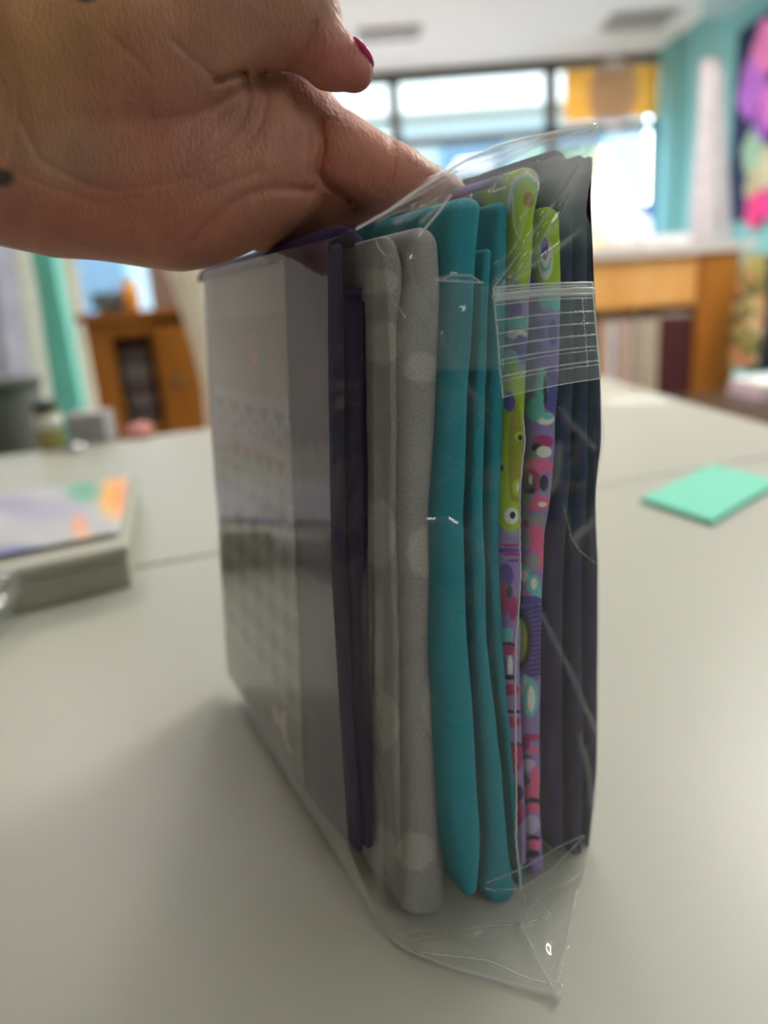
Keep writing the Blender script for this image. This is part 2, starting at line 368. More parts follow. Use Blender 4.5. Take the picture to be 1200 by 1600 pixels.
zs = aty(1000, 640, YC)[2]; BC = [(214, 176, 150), (208, 200, 206), (196, 168, 160), (206, 178, 160), (176, 160, 150), (206, 190, 172), (200, 176, 156), (170, 160, 146), (196, 190, 178)]
zbt = aty(1000, 492, YC)[2]
def bolt(name, x0, x1, y, z0, z1, m, lab, grp):
    o = thing(name, lab, 'fabric', ((x0 + x1) / 2, y, z0), grp)
    box('cloth', (x0, y, z0 + .01), (x1, y + .2, z1 - .012), m, o, .008); box('board', (x0 + .012, y + .01, z0), (x1 - .012, y + .19, z1), mat('bolt_board', (206, 198, 184), .8), o)
ORD = ['first', 'second', 'third', 'fourth', 'fifth', 'sixth', 'seventh', 'eighth', 'ninth', 'tenth']
xs = np.linspace(936, 1030, 8)
CN = ['peach', 'pale lilac', 'dusty pink', 'light peach', 'taupe', 'cream', 'sand']
for k in range(7):
    p0, p1 = aty(xs[k], 550, YC + .012)[0], aty(xs[k + 1], 550, YC + .012)[0]
    bolt('fabric_bolt', p0 + .002, p1 - .002, YC + .012, zs, zbt - .01 * (k % 2), mat('bolt_%d' % k, BC[k], .85), '%s fabric bolt on the counter shelf, %s from the maroon bolt' % (CN[k], ORD[6 - k]), 'bolts on the counter shelf')
bolt('fabric_bolt', aty(1032, 550, YC + .005)[0], aty(1086, 550, YC + .005)[0] - .01, YC + .005, zs, zbt - .002, mat('maroon', (74, 24, 26), .8), 'dark maroon fabric bolt at the right end of the counter shelf', 'bolts on the counter shelf')
# things on the counter
def sheet_stack(lab, px0, px1, py, Y, h, m):
    p, q = aty(px0, py, Y), aty(px1, py, Y); o = thing('glare_stack', lab, 'paper', ((p[0] + q[0]) / 2, Y, zt1 + .035))
    for k in range(4): box('sheet', (p[0] + .004 * (k % 2), Y, zt1 + .035 + h * k / 4), (q[0] + .004 * (k % 3), Y + .22, zt1 + .035 + h * (k + .8) / 4), m, o)
sheet_stack('white glossy sheets added for glare on the counter beside the teal column', 1012, 1074, 390, YC + .12, .05, mat('gloss_paper', (250, 248, 246), .15))  # glossy sheets added to stand in for glare on the worktop
def soft_pile(name, lab, cat, px, py, Y, r, m):
    p = aty(px, py, Y); o = thing(name, lab, cat, (p[0], Y, zt1 + .035))
    bm = bmesh.new(); bmesh.ops.create_icosphere(bm, subdivisions=4, radius=1)
    for v in bm.verts:
        k = 1 + .1 * math.sin(5 * v.co.x + 3 * v.co.z) + .08 * math.sin(9 * v.co.y + 4 * v.co.x)
        v.co = Vector((p[0] + v.co.x * r[0] * k, Y + v.co.y * r[1] * k, max(zt1 + .036, zt1 + .036 + (v.co.z + .55) * r[2] * k)))
    bm_obj('bundle', bm, m, o, True)
    bm = bmesh.new(); bmesh.ops.create_cube(bm, size=1)
    for v in bm.verts: v.co = Vector((p[0] + v.co.x * r[0] * .5, Y - r[1] * .6 + v.co.y * .02, zt1 + .05 + r[2] * .4 + v.co.z * r[2] * .4))
    bm_obj('tag', bm, mat('tag_white', (236, 232, 226), .6), o)
soft_pile('batting_roll', 'cream batting bundle standing on the counter behind the bag edge', 'batting', 945, 330, YC + .45, (.10, .1, .26), mat('batting_cream', (250, 244, 222), .9))
soft_pile('batting_roll', 'small white batting bundle on the counter left of the added glossy sheets', 'batting', 985, 370, YC + .3, (.09, .08, .11), mat('batting_white', (244, 242, 240), .9))
p = aty(1000, 345, YC + .6)
t = thing('blue_box', 'small blue box on the counter left of the teal column', 'box', (p[0], YC + .6, zt1 + .035))
box('carton', (p[0] - .03, YC + .55, zt1 + .035), (p[0] + .05, YC + .65, p[2] + .05), mat('blue_card', (70, 130, 190), .6), t); box('lid', (p[0] - .035, YC + .545, p[2] + .05), (p[0] + .055, YC + .655, p[2] + .07), mat('blue_lid', (86, 120, 196), .6), t)
# long hanging garment
def hanging(name, lab, cat, prof, Y, m, hook=True):
    """prof: list of (xl, xr, y) outline rows; folded cloth hung at distance Y"""
    n = 40; V = []; rows = np.linspace(prof[0][2], prof[-1][2], 40); pr = np.array(prof, float)
    base = aty((prof[-1][0] + prof[-1][1]) / 2, prof[-1][2], Y); o = thing(name, lab, cat, base)
    for y in rows:
        xl, xr = np.interp(y, pr[:, 2], pr[:, 0]), np.interp(y, pr[:, 2], pr[:, 1]); L, Rr = aty(xl, y, Y), aty(xr, y, Y)
        cx, hw = (L[0] + Rr[0]) / 2, (Rr[0] - L[0]) / 2; z = (L[2] + Rr[2]) / 2
        for k in range(n):
            a = 2 * math.pi * k / n; rr = 1 + .1 * math.cos(7 * a)
            V.append((cx + hw * rr * math.cos(a), Y + hw * .7 * rr * math.sin(a), z))
    mesh('cloth', V, grid_faces(len(rows), n, True) + [tuple(range(n)), tuple(range(len(V) - n, len(V)))], m, o)
    top = aty((prof[0][0] + prof[0][1]) / 2, prof[0][2], Y)
    if hook: tube('hanging_wire', [top + np.array([0, 0, -.03]), top + np.array([0, 0, .01]), np.array([top[0], top[1], ZC])], .003, M_frame, o)
    return o
hanging('hanging_cloth', 'pale grey and lilac cloth hanging in a long cone beside the navy quilt', 'fabric', [(1098, 1122, 92), (1096, 1130, 120), (1092, 1132, 200), (1084, 1138, 300), (1080, 1142, 385)], 3.9, mat('lilac_cloth', (196, 186, 190), .85, var=.25, scale=14))
hanging('hanging_cloth', 'floral garment hanging by the right end of the counter', 'fabric', [(1164, 1196, 395), (1152, 1196, 470), (1140, 1184, 560), (1138, 1180, 575)], 2.8, floral_mat(), False)
box_dark = thing('garment', 'dark navy garment hanging behind the floral one at the right edge', 'fabric', aty(1200, 570, 3.05))
p, q = aty(1186, 400, 3.05), aty(1290, 575, 3.05); box('cloth', (p[0], 3.05, q[2]), (q[0], 3.13, p[2]), mat('navy_cloth', (34, 36, 56), .85), box_dark, .02); box('collar', (p[0] + .04, 3.03, p[2] - .05), (q[0] - .1, 3.05, p[2]), mat('navy_collar', (50, 50, 70), .8), box_dark)
# dark low shelf with folded fabrics near the right edge
zl = aty(1190, 628, 2.5)[2]
t = thing('low_shelf', 'dark brown low shelf beyond the right edge of the table', 'shelf', (1.45, 2.5, ZF))
box('board', (aty(1036, 640, 2.5)[0], 2.1, zl - .03), (2.3, 2.8, zl), wood_mat('dark_wood', (58, 42, 32), (80, 58, 44)), t)
for x in (aty(1036, 640, 2.5)[0] + .02, 2.26): box('leg', (x, 2.12, ZF), (x + .04, 2.78, zl - .03), MATS['dark_wood'], t)
for k, (cn, c) in enumerate((('grey', (150, 140, 138)), ('pale pink', (206, 180, 196)), ('white', (214, 206, 204)))):
    p = aty(1165 + 4 * k, 600, 2.45)
    o = thing('folded_fabric', '%s folded fabric in the small pile on the dark low shelf' % cn, 'fabric', (p[0], 2.4, zl + .028 * k), 'pile on the low shelf')
    for j in range(2): box('layer', (p[0], 2.36, zl + .028 * k + .0135 * j), (p[0] + .3, 2.6, zl + .028 * k + .0135 * (j + 1) - .001), mat('fold_%d' % k, c, .85), o, .004)
# navy quilt with large flowers on the right wall
FL = [((1196, 75), 30, (236, 130, 190)), ((1176, 135), 32, (186, 110, 206)), ((1204, 165), 26, (220, 120, 200)), ((1192, 195), 20, (150, 80, 180)), ((1176, 235), 24, (160, 190, 160)), ((1200, 262), 24, (206, 196, 160)), ((1176, 290), 18, (190, 180, 140)), ((1180, 325), 24, (232, 60, 130)), ((1206, 318), 20, (220, 70, 150))]
qx = XR - .025
a, b = atx(1153, 50, qx), atx(1153, 345, qx); ya = a[1]
t = thing('flower_quilt', 'navy quilt with large pink and purple flowers on the right wall', 'quilt', (qx, ya - .9, b[2]))
box('backing', (qx, ya - 1.9, b[2]), (XR, ya, a[2]), mat('navy_quilt', (28, 40, 78), .85), t)
def flower(c, rad, colr, i):
    V, Fc = [], []
    for k in range(5):
        an = 2 * math.pi * k / 5 + i; cy, cz = c[1] + .5 * rad * math.cos(an), c[2] + .5 * rad * math.sin(an); s = len(V)
        V.append((qx - .014, cy, cz))
        for j in range(14):
            aj = 2 * math.pi * j / 14; V.append((qx - .002, cy + .5 * rad * math.cos(aj), cz + .5 * rad * math.sin(aj)))
        Fc += [(s, s + 1 + j, s + 1 + (j + 1) % 14) for j in range(14)]
    return mesh('flower_patch', V, Fc, mat('petal_%d' % (i % 9), colr, .85, var=.25, scale=9), t)
for i, (pp, rpx, cc) in enumerate(FL):
    c = atx(*pp, qx); flower(c, rpx / FPX * np.linalg.norm(c - C) * 1.15, cc, i)
for i in range(9):
    c = np.array([qx, ya - .75 - .35 * (i % 3), b[2] + .3 + .45 * (i // 3)]); flower(c, .17, FL[(i * 4) % 9][2], i)

# ---------------------------------------------------------------- left side: cabinet, goods, hangings, bin
M_cab = wood_mat('cabinet_wood', (140, 84, 26), (166, 104, 40)); YD = 2.75
t = thing('cabinet', 'brown wooden cabinet with an open compartment and a door, beyond the tables', 'cabinet', (-.95, YD, ZF))
zc = aty(230, 497, YD)[2]; x0, x1, x2, x3, x4 = [aty(x, 590, YD)[0] for x in (146, 182, 246, 256, 345)]
zo0, zo1 = aty(210, 668, YD)[2], aty(210, 525, YD)[2]
box('stile', (x0, YD, ZF), (x1, YD + .04, zc), M_cab, t); box('stile', (x2, YD, ZF), (x3, YD + .04, zc), M_cab, t)
box('rail', (x1, YD, zo1), (x2, YD + .04, zc), M_cab, t); box('rail', (x1, YD, ZF), (x2, YD + .04, zo0), M_cab, t)
dr = box('door', (x3, YD - .02, ZF + .05), (x4, YD + .03, zc - .03), wood_mat('door_wood', (146, 88, 20), (170, 106, 30)), t, .006)
ellipsoid('knob', (x3 + .06, YD - .03, (zo0 + zo1) / 2), (.015, .015, .015), M_frame, dr)
box('side', (x0, YD + .04, ZF), (x0 + .03, YD + .55, zc), M_cab, t); box('side', (x4 - .03, YD + .04, ZF), (x4, YD + .55, zc), M_cab, t)
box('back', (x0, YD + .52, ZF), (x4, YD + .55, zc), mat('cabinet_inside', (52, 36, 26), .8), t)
box('top', (x0 - .02, YD - .02, zc), (x4 + .02, YD + .57, zc + .03), M_cab, t); box('floor_board', (x0 + .03, YD + .04, zo0 - .03), (x4 - .03, YD + .52, zo0), M_cab, t)
xs0, xs1 = aty(196, 600, YD + .12)[0], aty(240, 600, YD + .12)[0]
GC = [(150, 146, 146), (120, 116, 118), (166, 160, 160), (110, 84, 90), (140, 138, 142), (176, 172, 172), (126, 122, 124), (150, 130, 132)]
hh = (zo1 - zo0 - .04) / 8
for k in range(8):
    o = thing('folded_fabric', 'grey toned folded fabric in the cabinet stack, %s from the bottom' % ORD[k], 'fabric', ((xs0 + xs1) / 2, YD + .12, zo0 + hh * k), 'stack inside the cabinet')
    for j in range(2): box('layer', (xs0 + .004 * (k % 2), YD + .1, zo0 + hh * (k + j * .5)), (xs1, YD + .4, zo0 + hh * (k + j * .5 + .46)), mat('cabfold_%d' % k, GC[k], .85), o, .004)
zt2 = zc + .03
p, q = aty(142, 475, YD + .1)[0], aty(194, 475, YD + .1)[0]
t = thing('screen', 'slate grey box shaped screen standing on the wooden cabinet', 'screen', ((p + q) / 2, YD + .1, zt2)); zq = aty(170, 455, YD + .1)[2]
box('casing', (p, YD + .1, zt2 + .02), (q, YD + .2, zq), mat('slate', (92, 104, 110), .5), t, .01); box('foot', (p + .03, YD + .08, zt2), (q - .03, YD + .22, zt2 + .02), M_frame, t); box('panel', (p + .01, YD + .097, zt2 + .03), (q - .01, YD + .1, zq - .01), mat('slate_panel', (110, 122, 130), .25), t)
p = aty(207, 480, YD + .12); t = thing('orange_jar', 'orange jar with a pale base beside the grey screen on the cabinet', 'jar', (p[0], YD + .12, zt2))
lathe('body', [(.02, 0), (.028, .01), (.03, .08), (.022, .1)], (p[0], YD + .12, zt2), mat('orange_glaze', (232, 160, 70), .3), t); lathe('lid', [(.024, .1), (.024, .115), (.005, .12)], (p[0], YD + .12, zt2), mat('lid_pale', (220, 170, 110), .4), t)
p, q = aty(238, 450, YD + .3), aty(285, 450, YD + .3); t = thing('board_panel', 'grey brown upright panel standing at the back of the cabinet top', 'panel', ((p[0] + q[0]) / 2, YD + .3, zt2))
box('panel', (p[0], YD + .3, zt2), (q[0], YD + .33, zt2 + .3), mat('grey_brown', (142, 122, 114), .7), t); box('rim', (p[0] - .008, YD + .295, zt2), (p[0], YD + .335, zt2 + .3), mat('grey_rim', (160, 142, 132), .7), t)
# white cloth draped down beside the pack
hanging('hanging_cloth', 'white cloth hanging in a slanting fall between cabinet and pack', 'fabric', [(250, 322, 392), (268, 326, 440), (288, 334, 500), (306, 342, 560), (316, 346, 600), (350, 400, 950)], 2.2, thin_cloth('white_cloth', (232, 224, 212)), False)
hanging('hanging_cloth', 'pale cream curtain hanging just left of the teal post', 'curtain', [(4, 42, 372), (16, 58, 470), (38, 82, 640), (44, 90, 690)], 4.3, thin_cloth('cream_curtain', (222, 224, 214)))
hanging('hanging_cloth', 'pale sheer curtain hanging just right of the teal post', 'curtain', [(92, 112, 372), (108, 128, 470), (134, 150, 620), (142, 158, 690)], 4.4, thin_cloth('sheer', (228, 222, 208)))
hanging('hanging_cloth', 'multicoloured blue and orange cloth hanging at the left edge', 'fabric', [(-60, 16, 380), (-50, 30, 480), (-40, 46, 600), (-36, 56, 690)], 3.2, mat('multi_cloth', (172, 176, 194), .85, var=.5, scale=8))
lz = -.05
p = onz(22, 704, lz); bb = onz(30, 700, lz); r0 = .045
t = thing('bin', 'dark green tapered bin beyond the far table at the left edge', 'bin', (p[0] - .02, p[1] + .25, ZF))
pc = aty(14, 650, p[1] + .25); ztop = aty(14, 598, p[1] + .25)[2]
lathe('body', [(.05, 0), (.052, .01), (.085, ztop - ZF), (.08, ztop - ZF), (.05, .03)], (pc[0], p[1] + .25, ZF), mat('bin_green', (50, 58, 46), .6), t, 32)
lathe('rim', [(.085, 0), (.09, .004), (.09, .016), (.084, .02)], (pc[0], p[1] + .25, ztop - .01), mat('bin_rim', (60, 66, 56), .5), t, 32)

# ================================================================== TABLES
M_lam = mat('table_laminate', (168, 167, 156), .38, var=.025, scale=5)
M_edge = mat('table_edge', (176, 172, 158), .5); M_leg = mat('table_leg', (120, 118, 114), .4, metal=.4)
s0, s1 = onz(0, 925), onz(1200, 713); sd = (s1 - s0)[:2]; sd /= np.linalg.norm(sd); sn = np.array([-sd[1], sd[0]])
def seam(x, off=0.): 
    tt = (x - s0[0]) / sd[0]; return s0[:2] + sd * tt + sn * off
cr = onz(935, 588)[:2]; fl = onz(0, 713)[:2]; fd = (fl - cr) / np.linalg.norm(fl - cr); er = onz(1200, 668)[:2]
rx = seam(.535, .004)
def table(name, lab, poly, legs):
    cx = np.mean(poly, 0); t = thing(name, lab, 'table', (cx[0], cx[1], ZF))
    prism('table_top', poly, -.03, 0, M_lam, t, .0012); 
    for x, y in legs: box('leg', (x - .025, y - .025, ZF), (x + .025, y + .025, -.03), M_leg, t)
    return t
near = [seam(-1.25, -.0015), seam(.62, -.0015), np.array([.62, -.55]), np.array([-1.25, -.55])]
table('work_table', 'white topped work table the bagged pack stands on', near, [(-1.1, -.45), (.55, -.45), (-1.1, .1), (.55, .65)])
far = [cr, cr + fd * 1.75, seam(-1.35, .0015), rx]
table('work_table', 'white topped work table pushed up behind the near one', far, [(cr[0] - .08, cr[1] - .12), (cr[0] - 1.4, cr[1] - .62), (-1.1, .45), (.45, .95)])
# mint square
mq = [onz(1000, 785), onz(1112, 823), None, onz(1112, 731)]; mq[2] = mq[1] + mq[3] - mq[0]
t = thing('fabric_square', 'mint green folded square lying on the right of the near table', 'fabric', np.mean(mq, 0))
M_mint = mat('mint', (112, 200, 176), .75, var=.06)
for k in range(3):
    c = np.mean(mq, 0)[:2]; prism('layer', [c + (p[:2] - c) * (1 - .006 * k) for p in mq], .0003 + .0016 * k, .0015 + .0016 * k, M_mint, t, .0004)
# grey box with a printed packet at the left
b0, b1 = onz(5, 966)[:2], onz(207, 917)[:2]; bd = (b1 - b0) / np.linalg.norm(b1 - b0); bb2 = onz(212, 742, .034)[:2]; bn = bb2 - b1
b00 = b1 - bd * .34
t = thing('flat_box', 'pale grey flat box at the left edge of the tables', 'box', (*(b1 - bd * .15 + bn * .5), 0))
M_gbox = mat('grey_box', (164, 162, 148), .7, var=.04)
prism('body', [b00, b1, b1 + bn, b00 + bn], .0005, .024, M_gbox, t, .002)
prism('lid', [b00 - bd * .002, b1 + bd * .002 - bn * .004, b1 + bd * .002 + bn * 1.004, b00 + bn], .0245, .034, mat('grey_box_lid', (170, 168, 156), .7, var=.04), t, .002)
n1, n2 = 60, 60; V = []; cl = []
for i in range(n1):
    for j in range(n2):
        s, v = i / (n1 - 1), j / (n2 - 1); p = b1 - bd * (.006 + .30 * (1 - s)) + bn * (.12 + .85 * v); h = .0365 + .0025 * math.sin(9 * s + 3 * v) * math.sin(7 * v)
        V.append((p[0], p[1], h))
V = np.array(V); X, Y = project(V)
cl = np.tile(lin((186, 186, 192)), (len(V), 1))
def ell(cl, X, Y, cx, cy, rx, ry, c, ang=0., soft=.12):
    a = math.radians(ang); dx, dy = X - cx, Y - cy; q = np.hypot((dx * math.cos(a) + dy * math.sin(a)) / rx, (-dx * math.sin(a) + dy * math.cos(a)) / ry)
    w = np.clip((1 + soft - q) / (2 * soft), 0, 1)[:, None]; return cl * (1 - w) + lin(c) * w
for e in ((178, 778, 22, 34, (250, 180, 80)), (192, 780, 12, 30, (240, 150, 100)), (130, 768, 26, 18, (110, 176, 150)), (124, 822, 12, 16, (240, 160, 130)), (132, 845, 14, 14, (240, 190, 160)), (30, 868, 50, 14, (120, 120, 170)), (60, 800, 60, 18, (176, 170, 190)), (20, 790, 40, 14, (160, 156, 180))): cl = ell(cl, X, Y, *e, soft=.4)
t = thing('printed_packet', 'pale printed packet with an orange patch lying on the grey box', 'packet', (*(b1 - bd * .15 + bn * .5), .034))
pk = mesh('packet_sheet', V, grid_faces(n1, n2), print_mat('packet_print', .35), t, col=cl)
md = pk.modifiers.new('thickness', 'SOLIDIFY'); md.thickness = .0015
# crumpled clear sleeve at the left edge
p = onz(-15, 1000)
t = thing('clear_sleeve', 'crumpled clear plastic sleeve at the left edge of the near table', 'plastic sleeve', p)
bm = bmesh.new(); bmesh.ops.create_icosphere(bm, subdivisions=4, radius=1)
cxy = onz(-40, 985)
for v in bm.verts:
    k = 1 + .12 * math.sin(9 * v.co.x + 4 * v.co.y) * math.sin(8 * v.co.z + 2) + random.uniform(-.03, .03)
    v.co = Vector((cxy[0] + v.co.x * .032 * k, cxy[1] + v.co.y * .05 * k, .021 + v.co.z * .02 * k))
bm_obj('sleeve_film', bm, film_mat('sleeve_film', .12, .1, .5), t, True)
tube('seal_edge', [cxy + np.array([-.03, -.03, .004]), cxy + np.array([.02, -.038, .004]), cxy + np.array([.03, 0, .008])], .0012, film_mat('seal', .3, .1, .2), t)
# small goods at the far edge of the far table
def edge(px, py, back=.04):
    p = onz(px, py); return p
p = onz(84, 700)
t = thing('glue_bottle', 'olive bottle with white label and black cap at the back of the far table', 'bottle', p)
lathe('body', [(.02, 0), (.022, .004), (.022, .055), (.018, .062)], p, mat('olive', (150, 140, 80), .4), t); lathe('label', [(.0225, .034), (.0225, .056)], p, mat('label_white', (206, 204, 200), .6), t); lathe('cap', [(.015, .062), (.02, .064), (.02, .078), (.016, .08)], p, mat('cap_black', (36, 38, 42), .4), t)
p = onz(122, 704); q = p
t = thing('glint_dish', 'steel dish added for a bright glint on the far table', 'dish', p)  # steel dish and dome added to give a bright spot here
lathe('bowl', [(.01, 0), (.016, .002), (.021, .009), (.0205, .0095), (.014, .004), (.003, .0025)], p, mat('steel', (230, 232, 236), .08, metal=1., var=0), t); ellipsoid('glint_dome', p + np.array([0, 0, .007]), (.010, .010, .006), MATS['steel'], t)
p = onz(142, 694); t = thing('grey_carton', 'small grey carton behind the steel glint dish', 'box', p)
box('carton', p + np.array([-.035, 0, 0]), p + np.array([.03, .05, .05]), mat('grey_card', (156, 152, 152), .6), t, .002); box('flap', p + np.array([-.034, .001, .05]), p + np.array([.029, .049, .052]), mat('grey_flap', (170, 166, 166), .6), t)
p = onz(220, 682); t = thing('pincushion', 'pink pincushion at the back edge of the far table', 'pincushion', p)
ellipsoid('cushion', p + np.array([0, 0, .012]), (.024, .02, .012), mat('pink_cloth', (226, 150, 146), .8), t); ellipsoid('button', p + np.array([0, 0, .024]), (.005, .005, .002), mat('pink_button', (206, 120, 126), .5), t)
p = onz(1002, 628); t = thing('glare_scrap', 'white glossy sheet added for the highlight at the corner of the far table', 'paper', p)  # added sheet standing in for a highlight on the table corner
prism('scrap', [p[:2] + np.array(v) for v in ((-.06, -.02), (.03, -.05), (.045, .03), (-.04, .06))], .0005, .002, mat('gloss_scrap', (250, 250, 248), .12), t); prism('fold', [p[:2] + np.array(v) for v in ((-.05, -.01), (.02, -.035), (.03, .0), (-.03, .03))], .002, .0035, MATS['gloss_scrap'], t)

# ================================================================== THE PACK: five folded fabrics
THREAD = .00072
def fold(name, L, Rt, o, depth, col, m, parent, cap=(1, 1), bulge=1.0, rows=160, arc=15, colfn=None, oL=None, oR=None, sag=0.):
    """one folded leaf of cloth: L and Rt are its edge lines as seen on the front (x, y rows), o = (top, bottom) setback of the front,
    lofted with a rounded front edge and carried back by depth"""
    y0, y1 = L[0][1], L[-1][1]; ys = np.linspace(0, 1, rows)
    k = np.array([1, 3, 4, 3, 1]) / 12.
    def line(P):
        yy = P[0][1] + (P[-1][1] - P[0][1]) * ys; xx = np.interp(yy, [p[1] for p in P], [p[0] for p in P])
        for _ in range(6): xx = np.convolve(np.pad(xx, 2, mode='reflect', reflect_type='odd'), k, 'valid')
        return xx, yy
    lx, ly = line(L); rx, ry = line(Rt); oo = o[0] + (o[1] - o[0]) * ys
    A = onfront(lx, ly, oo + .004 if oL is None else np.full(rows, oL)); B_ = onfront(rx, ry, oo + .002 if oR is None else np.full(rows, oR))
    A = A - e_d * ((A - ORG) @ e_d - oo)[:, None]; B_ = B_ - e_d * ((B_ - ORG) @ e_d - oo)[:, None]
    mid_ = (A + B_) / 2; hv = (B_ - A) / 2; w = np.linalg.norm(hv, axis=1)
    rowsC, rowsH, rowsS = list(mid_), list(hv), list(np.ones(rows)); pyc = list((ly + ry) / 2)
    ncap = 9
    up = (mid_[0] - mid_[6]); up /= np.linalg.norm(up); dn = (mid_[-1] - mid_[-7]); dn /= np.linalg.norm(dn)
    top = [(mid_[0] + up * w[0] * cap[0] * math.sin(a), hv[0] * max(math.cos(a), .02), max(math.cos(a), .02)) for a in np.linspace(math.pi / 2, .12, ncap)]
    bot = [(mid_[-1] + dn * w[-1] * cap[1] * math.sin(a), hv[-1] * max(math.cos(a), .02), max(math.cos(a), .02)) for a in np.linspace(.12, math.pi / 2, ncap)]
    C_ = [t[0] for t in top] + rowsC + [t[0] for t in bot]; H_ = [t[1] for t in top] + rowsH + [t[1] for t in bot]; S_ = [t[2] for t in top] + rowsS + [t[2] for t in bot]
    V, UV = [], []
    back = depth * np.array([1, .7, .45, .25, .12, .055, .022, .008])
    wr = smooth_noise((len(C_), arc), max(6, rows / 9.), len(bpy.data.meshes)) * .00038 + smooth_noise((len(C_), arc), max(4, rows / 22.), 7 + len(bpy.data.meshes)) * .00016
    ang = np.linspace(-math.pi / 2, math.pi / 2, arc)
    for i, (c, h, s) in enumerate(zip(C_, H_, S_)):
        wl = np.linalg.norm(h); wfull = max(wl / s, 1e-4); bl = min(wfull * bulge, .0048)
        setb = bl * (1 - s) * .9
        pts = []
        for b in back: pts.append(c - h + e_d * (bl + b))
        for a in ang: pts.append(c + h * np.sign(math.sin(a)) * abs(math.sin(a)) ** .85 + e_d * (bl - (bl - setb) * abs(math.cos(a)) ** .8))
        for b in back[::-1]: pts.append(c + h + e_d * (bl + b))
        pts = np.array(pts); nbk = len(back)
        pts[nbk:nbk + arc] -= e_d[None] * (wr[i] * s)[:, None]
        if sag:
            wt = np.clip((i / (len(C_) - 1) - .82) / .18, 0, 1); fr = np.r_[np.clip(back / .06, 0, 1), np.zeros(arc), np.clip(back[::-1] / .06, 0, 1)]; pts[:, 2] -= sag * wt * np.sin(fr * math.pi / 2)
        V.append(pts)
        seg = np.r_[0, np.cumsum(np.linalg.norm(np.diff(pts, axis=0), axis=1))]; UV.append(np.c_[seg / THREAD, np.full(len(pts), c[2] / THREAD)])
    nc = len(V[0]); V = np.concatenate(V); UV = np.concatenate(UV)
    Fc = grid_faces(len(C_), nc, True)
    X, Y = project(V)
    cl = np.tile(lin(col), (len(V), 1)) if colfn is None else colfn(X, Y, V)
    return mesh(name, V, Fc, m, parent, col=cl, uv=UV)

M_cloth = print_mat('cotton_weave', .85, weave=.75)
M_cotfine = print_mat('cotton_fine', .8, weave=.45)
# --- purple, left (beside the card)
PO = (.020, .020)
PUR = (40, 18, 66)
t = thing('folded_fabric', 'purple folded cotton behind the picture card on the left of the pack', 'fabric', W(.006, .09, .018), 'folded cottons in the bag')
fold('fold', [(513, 392), (514, 600), (519, 900), (533, 1150), (549, 1315)], [(533, 392), (536, 600), (540, 900), (551, 1150), (566, 1320)], PO, .150, PUR, M_cotfine, t, cap=(1.2, 1.5), sag=.0115)
fold('fold', [(538, 474), (539, 600), (543, 900), (553, 1150), (564, 1312)], [(571, 474), (573, 600), (574, 900), (580, 1150), (583, 1312)], (.018, .018), .150, PUR, M_cotfine, t, cap=(.35, 1.2), sag=.0115)
fold('fold', [(538, 452), (538, 474)], [(566, 450), (567, 474)], (.0205, .0205), .148, (62, 36, 98), M_cotfine, t, cap=(.1, .1), rows=30)
fold('fold', [(556, 392), (557, 450)], [(566, 392), (568, 450)], (.022, .022), .146, PUR, M_cotfine, t, cap=(.5, .2), rows=40)
# rounded turn of the cloth over the top
V = []; na = 24
for i in range(na + 1):
    a = math.pi * i / na
    for rr in (1.0, .55):
        for dd in np.linspace(.022, .168, 8):
            pc = onfront(np.array(540.), np.array(392.), np.array(.020)); hw = .0072; v = pc + e_u * (-hw * rr * math.cos(a)) + e_z * (hw * .95 * rr * math.sin(a)) + e_d * (dd - .020)
            V.append(v)
V = np.array(V); idx = lambda i, r, d: i * 16 + r * 8 + d
Fc = []
for i in range(na):
    for dd in range(7):
        Fc.append((idx(i, 0, dd), idx(i + 1, 0, dd), idx(i + 1, 0, dd + 1), idx(i, 0, dd + 1))); Fc.append((idx(i, 1, dd), idx(i, 1, dd + 1), idx(i + 1, 1, dd + 1), idx(i + 1, 1, dd)))
    Fc.append((idx(i, 0, 0), idx(i, 1, 0), idx(i + 1, 1, 0), idx(i + 1, 0, 0))); Fc.append((idx(i, 0, 7), idx(i + 1, 0, 7), idx(i + 1, 1, 7), idx(i, 1, 7)))
mesh('turned_edge', V, Fc, M_cotfine, t, col=np.tile(lin(PUR), (len(V), 1)), uv=V[:, [0, 2]] / THREAD)
# --- grey with pale dots
def greycol(X, Y, V):
    cl = np.tile(lin((160, 157, 158)), (len(V), 1))
    for e in ((600, 535, 28, 34), (660, 575, 30, 24), (594, 835, 24, 55), (665, 862, 30, 38), (600, 1128, 24, 44), (690, 1105, 30, 50), (590, 1330, 30, 40), (650, 1330, 30, 30), (590, 440, 34, 20)):
        cl = ell(cl, X, Y, *e, (186, 183, 180), soft=.05)
    return cl
t = thing('folded_fabric', 'light grey folded cotton with pale round dots in the pack', 'fabric', W(.018, .08, .004), 'folded cottons in the bag')
fold('fold', [(560, 385), (566, 430), (571, 520), (573, 800), (578, 1000), (583, 1200), (589, 1330), (598, 1412)], [(618, 385), (634, 430), (619, 500), (623, 800), (625, 1000), (630, 1200), (629, 1330), (624, 1418)], (.004, .003), .158, None, M_cloth, t, cap=(.75, .6), colfn=greycol, oL=.0195)
fold('fold', [(634, 385), (637, 440), (624, 510), (624, 800), (629, 1000), (634, 1200), (634, 1330), (626, 1412)], [(684, 385), (688, 440), (686, 560), (680, 800), (685, 1000), (692, 1200), (700, 1340), (700, 1412)], (-.001, -.004), .160, None, M_cloth, t, cap=(1.1, .4), colfn=greycol)
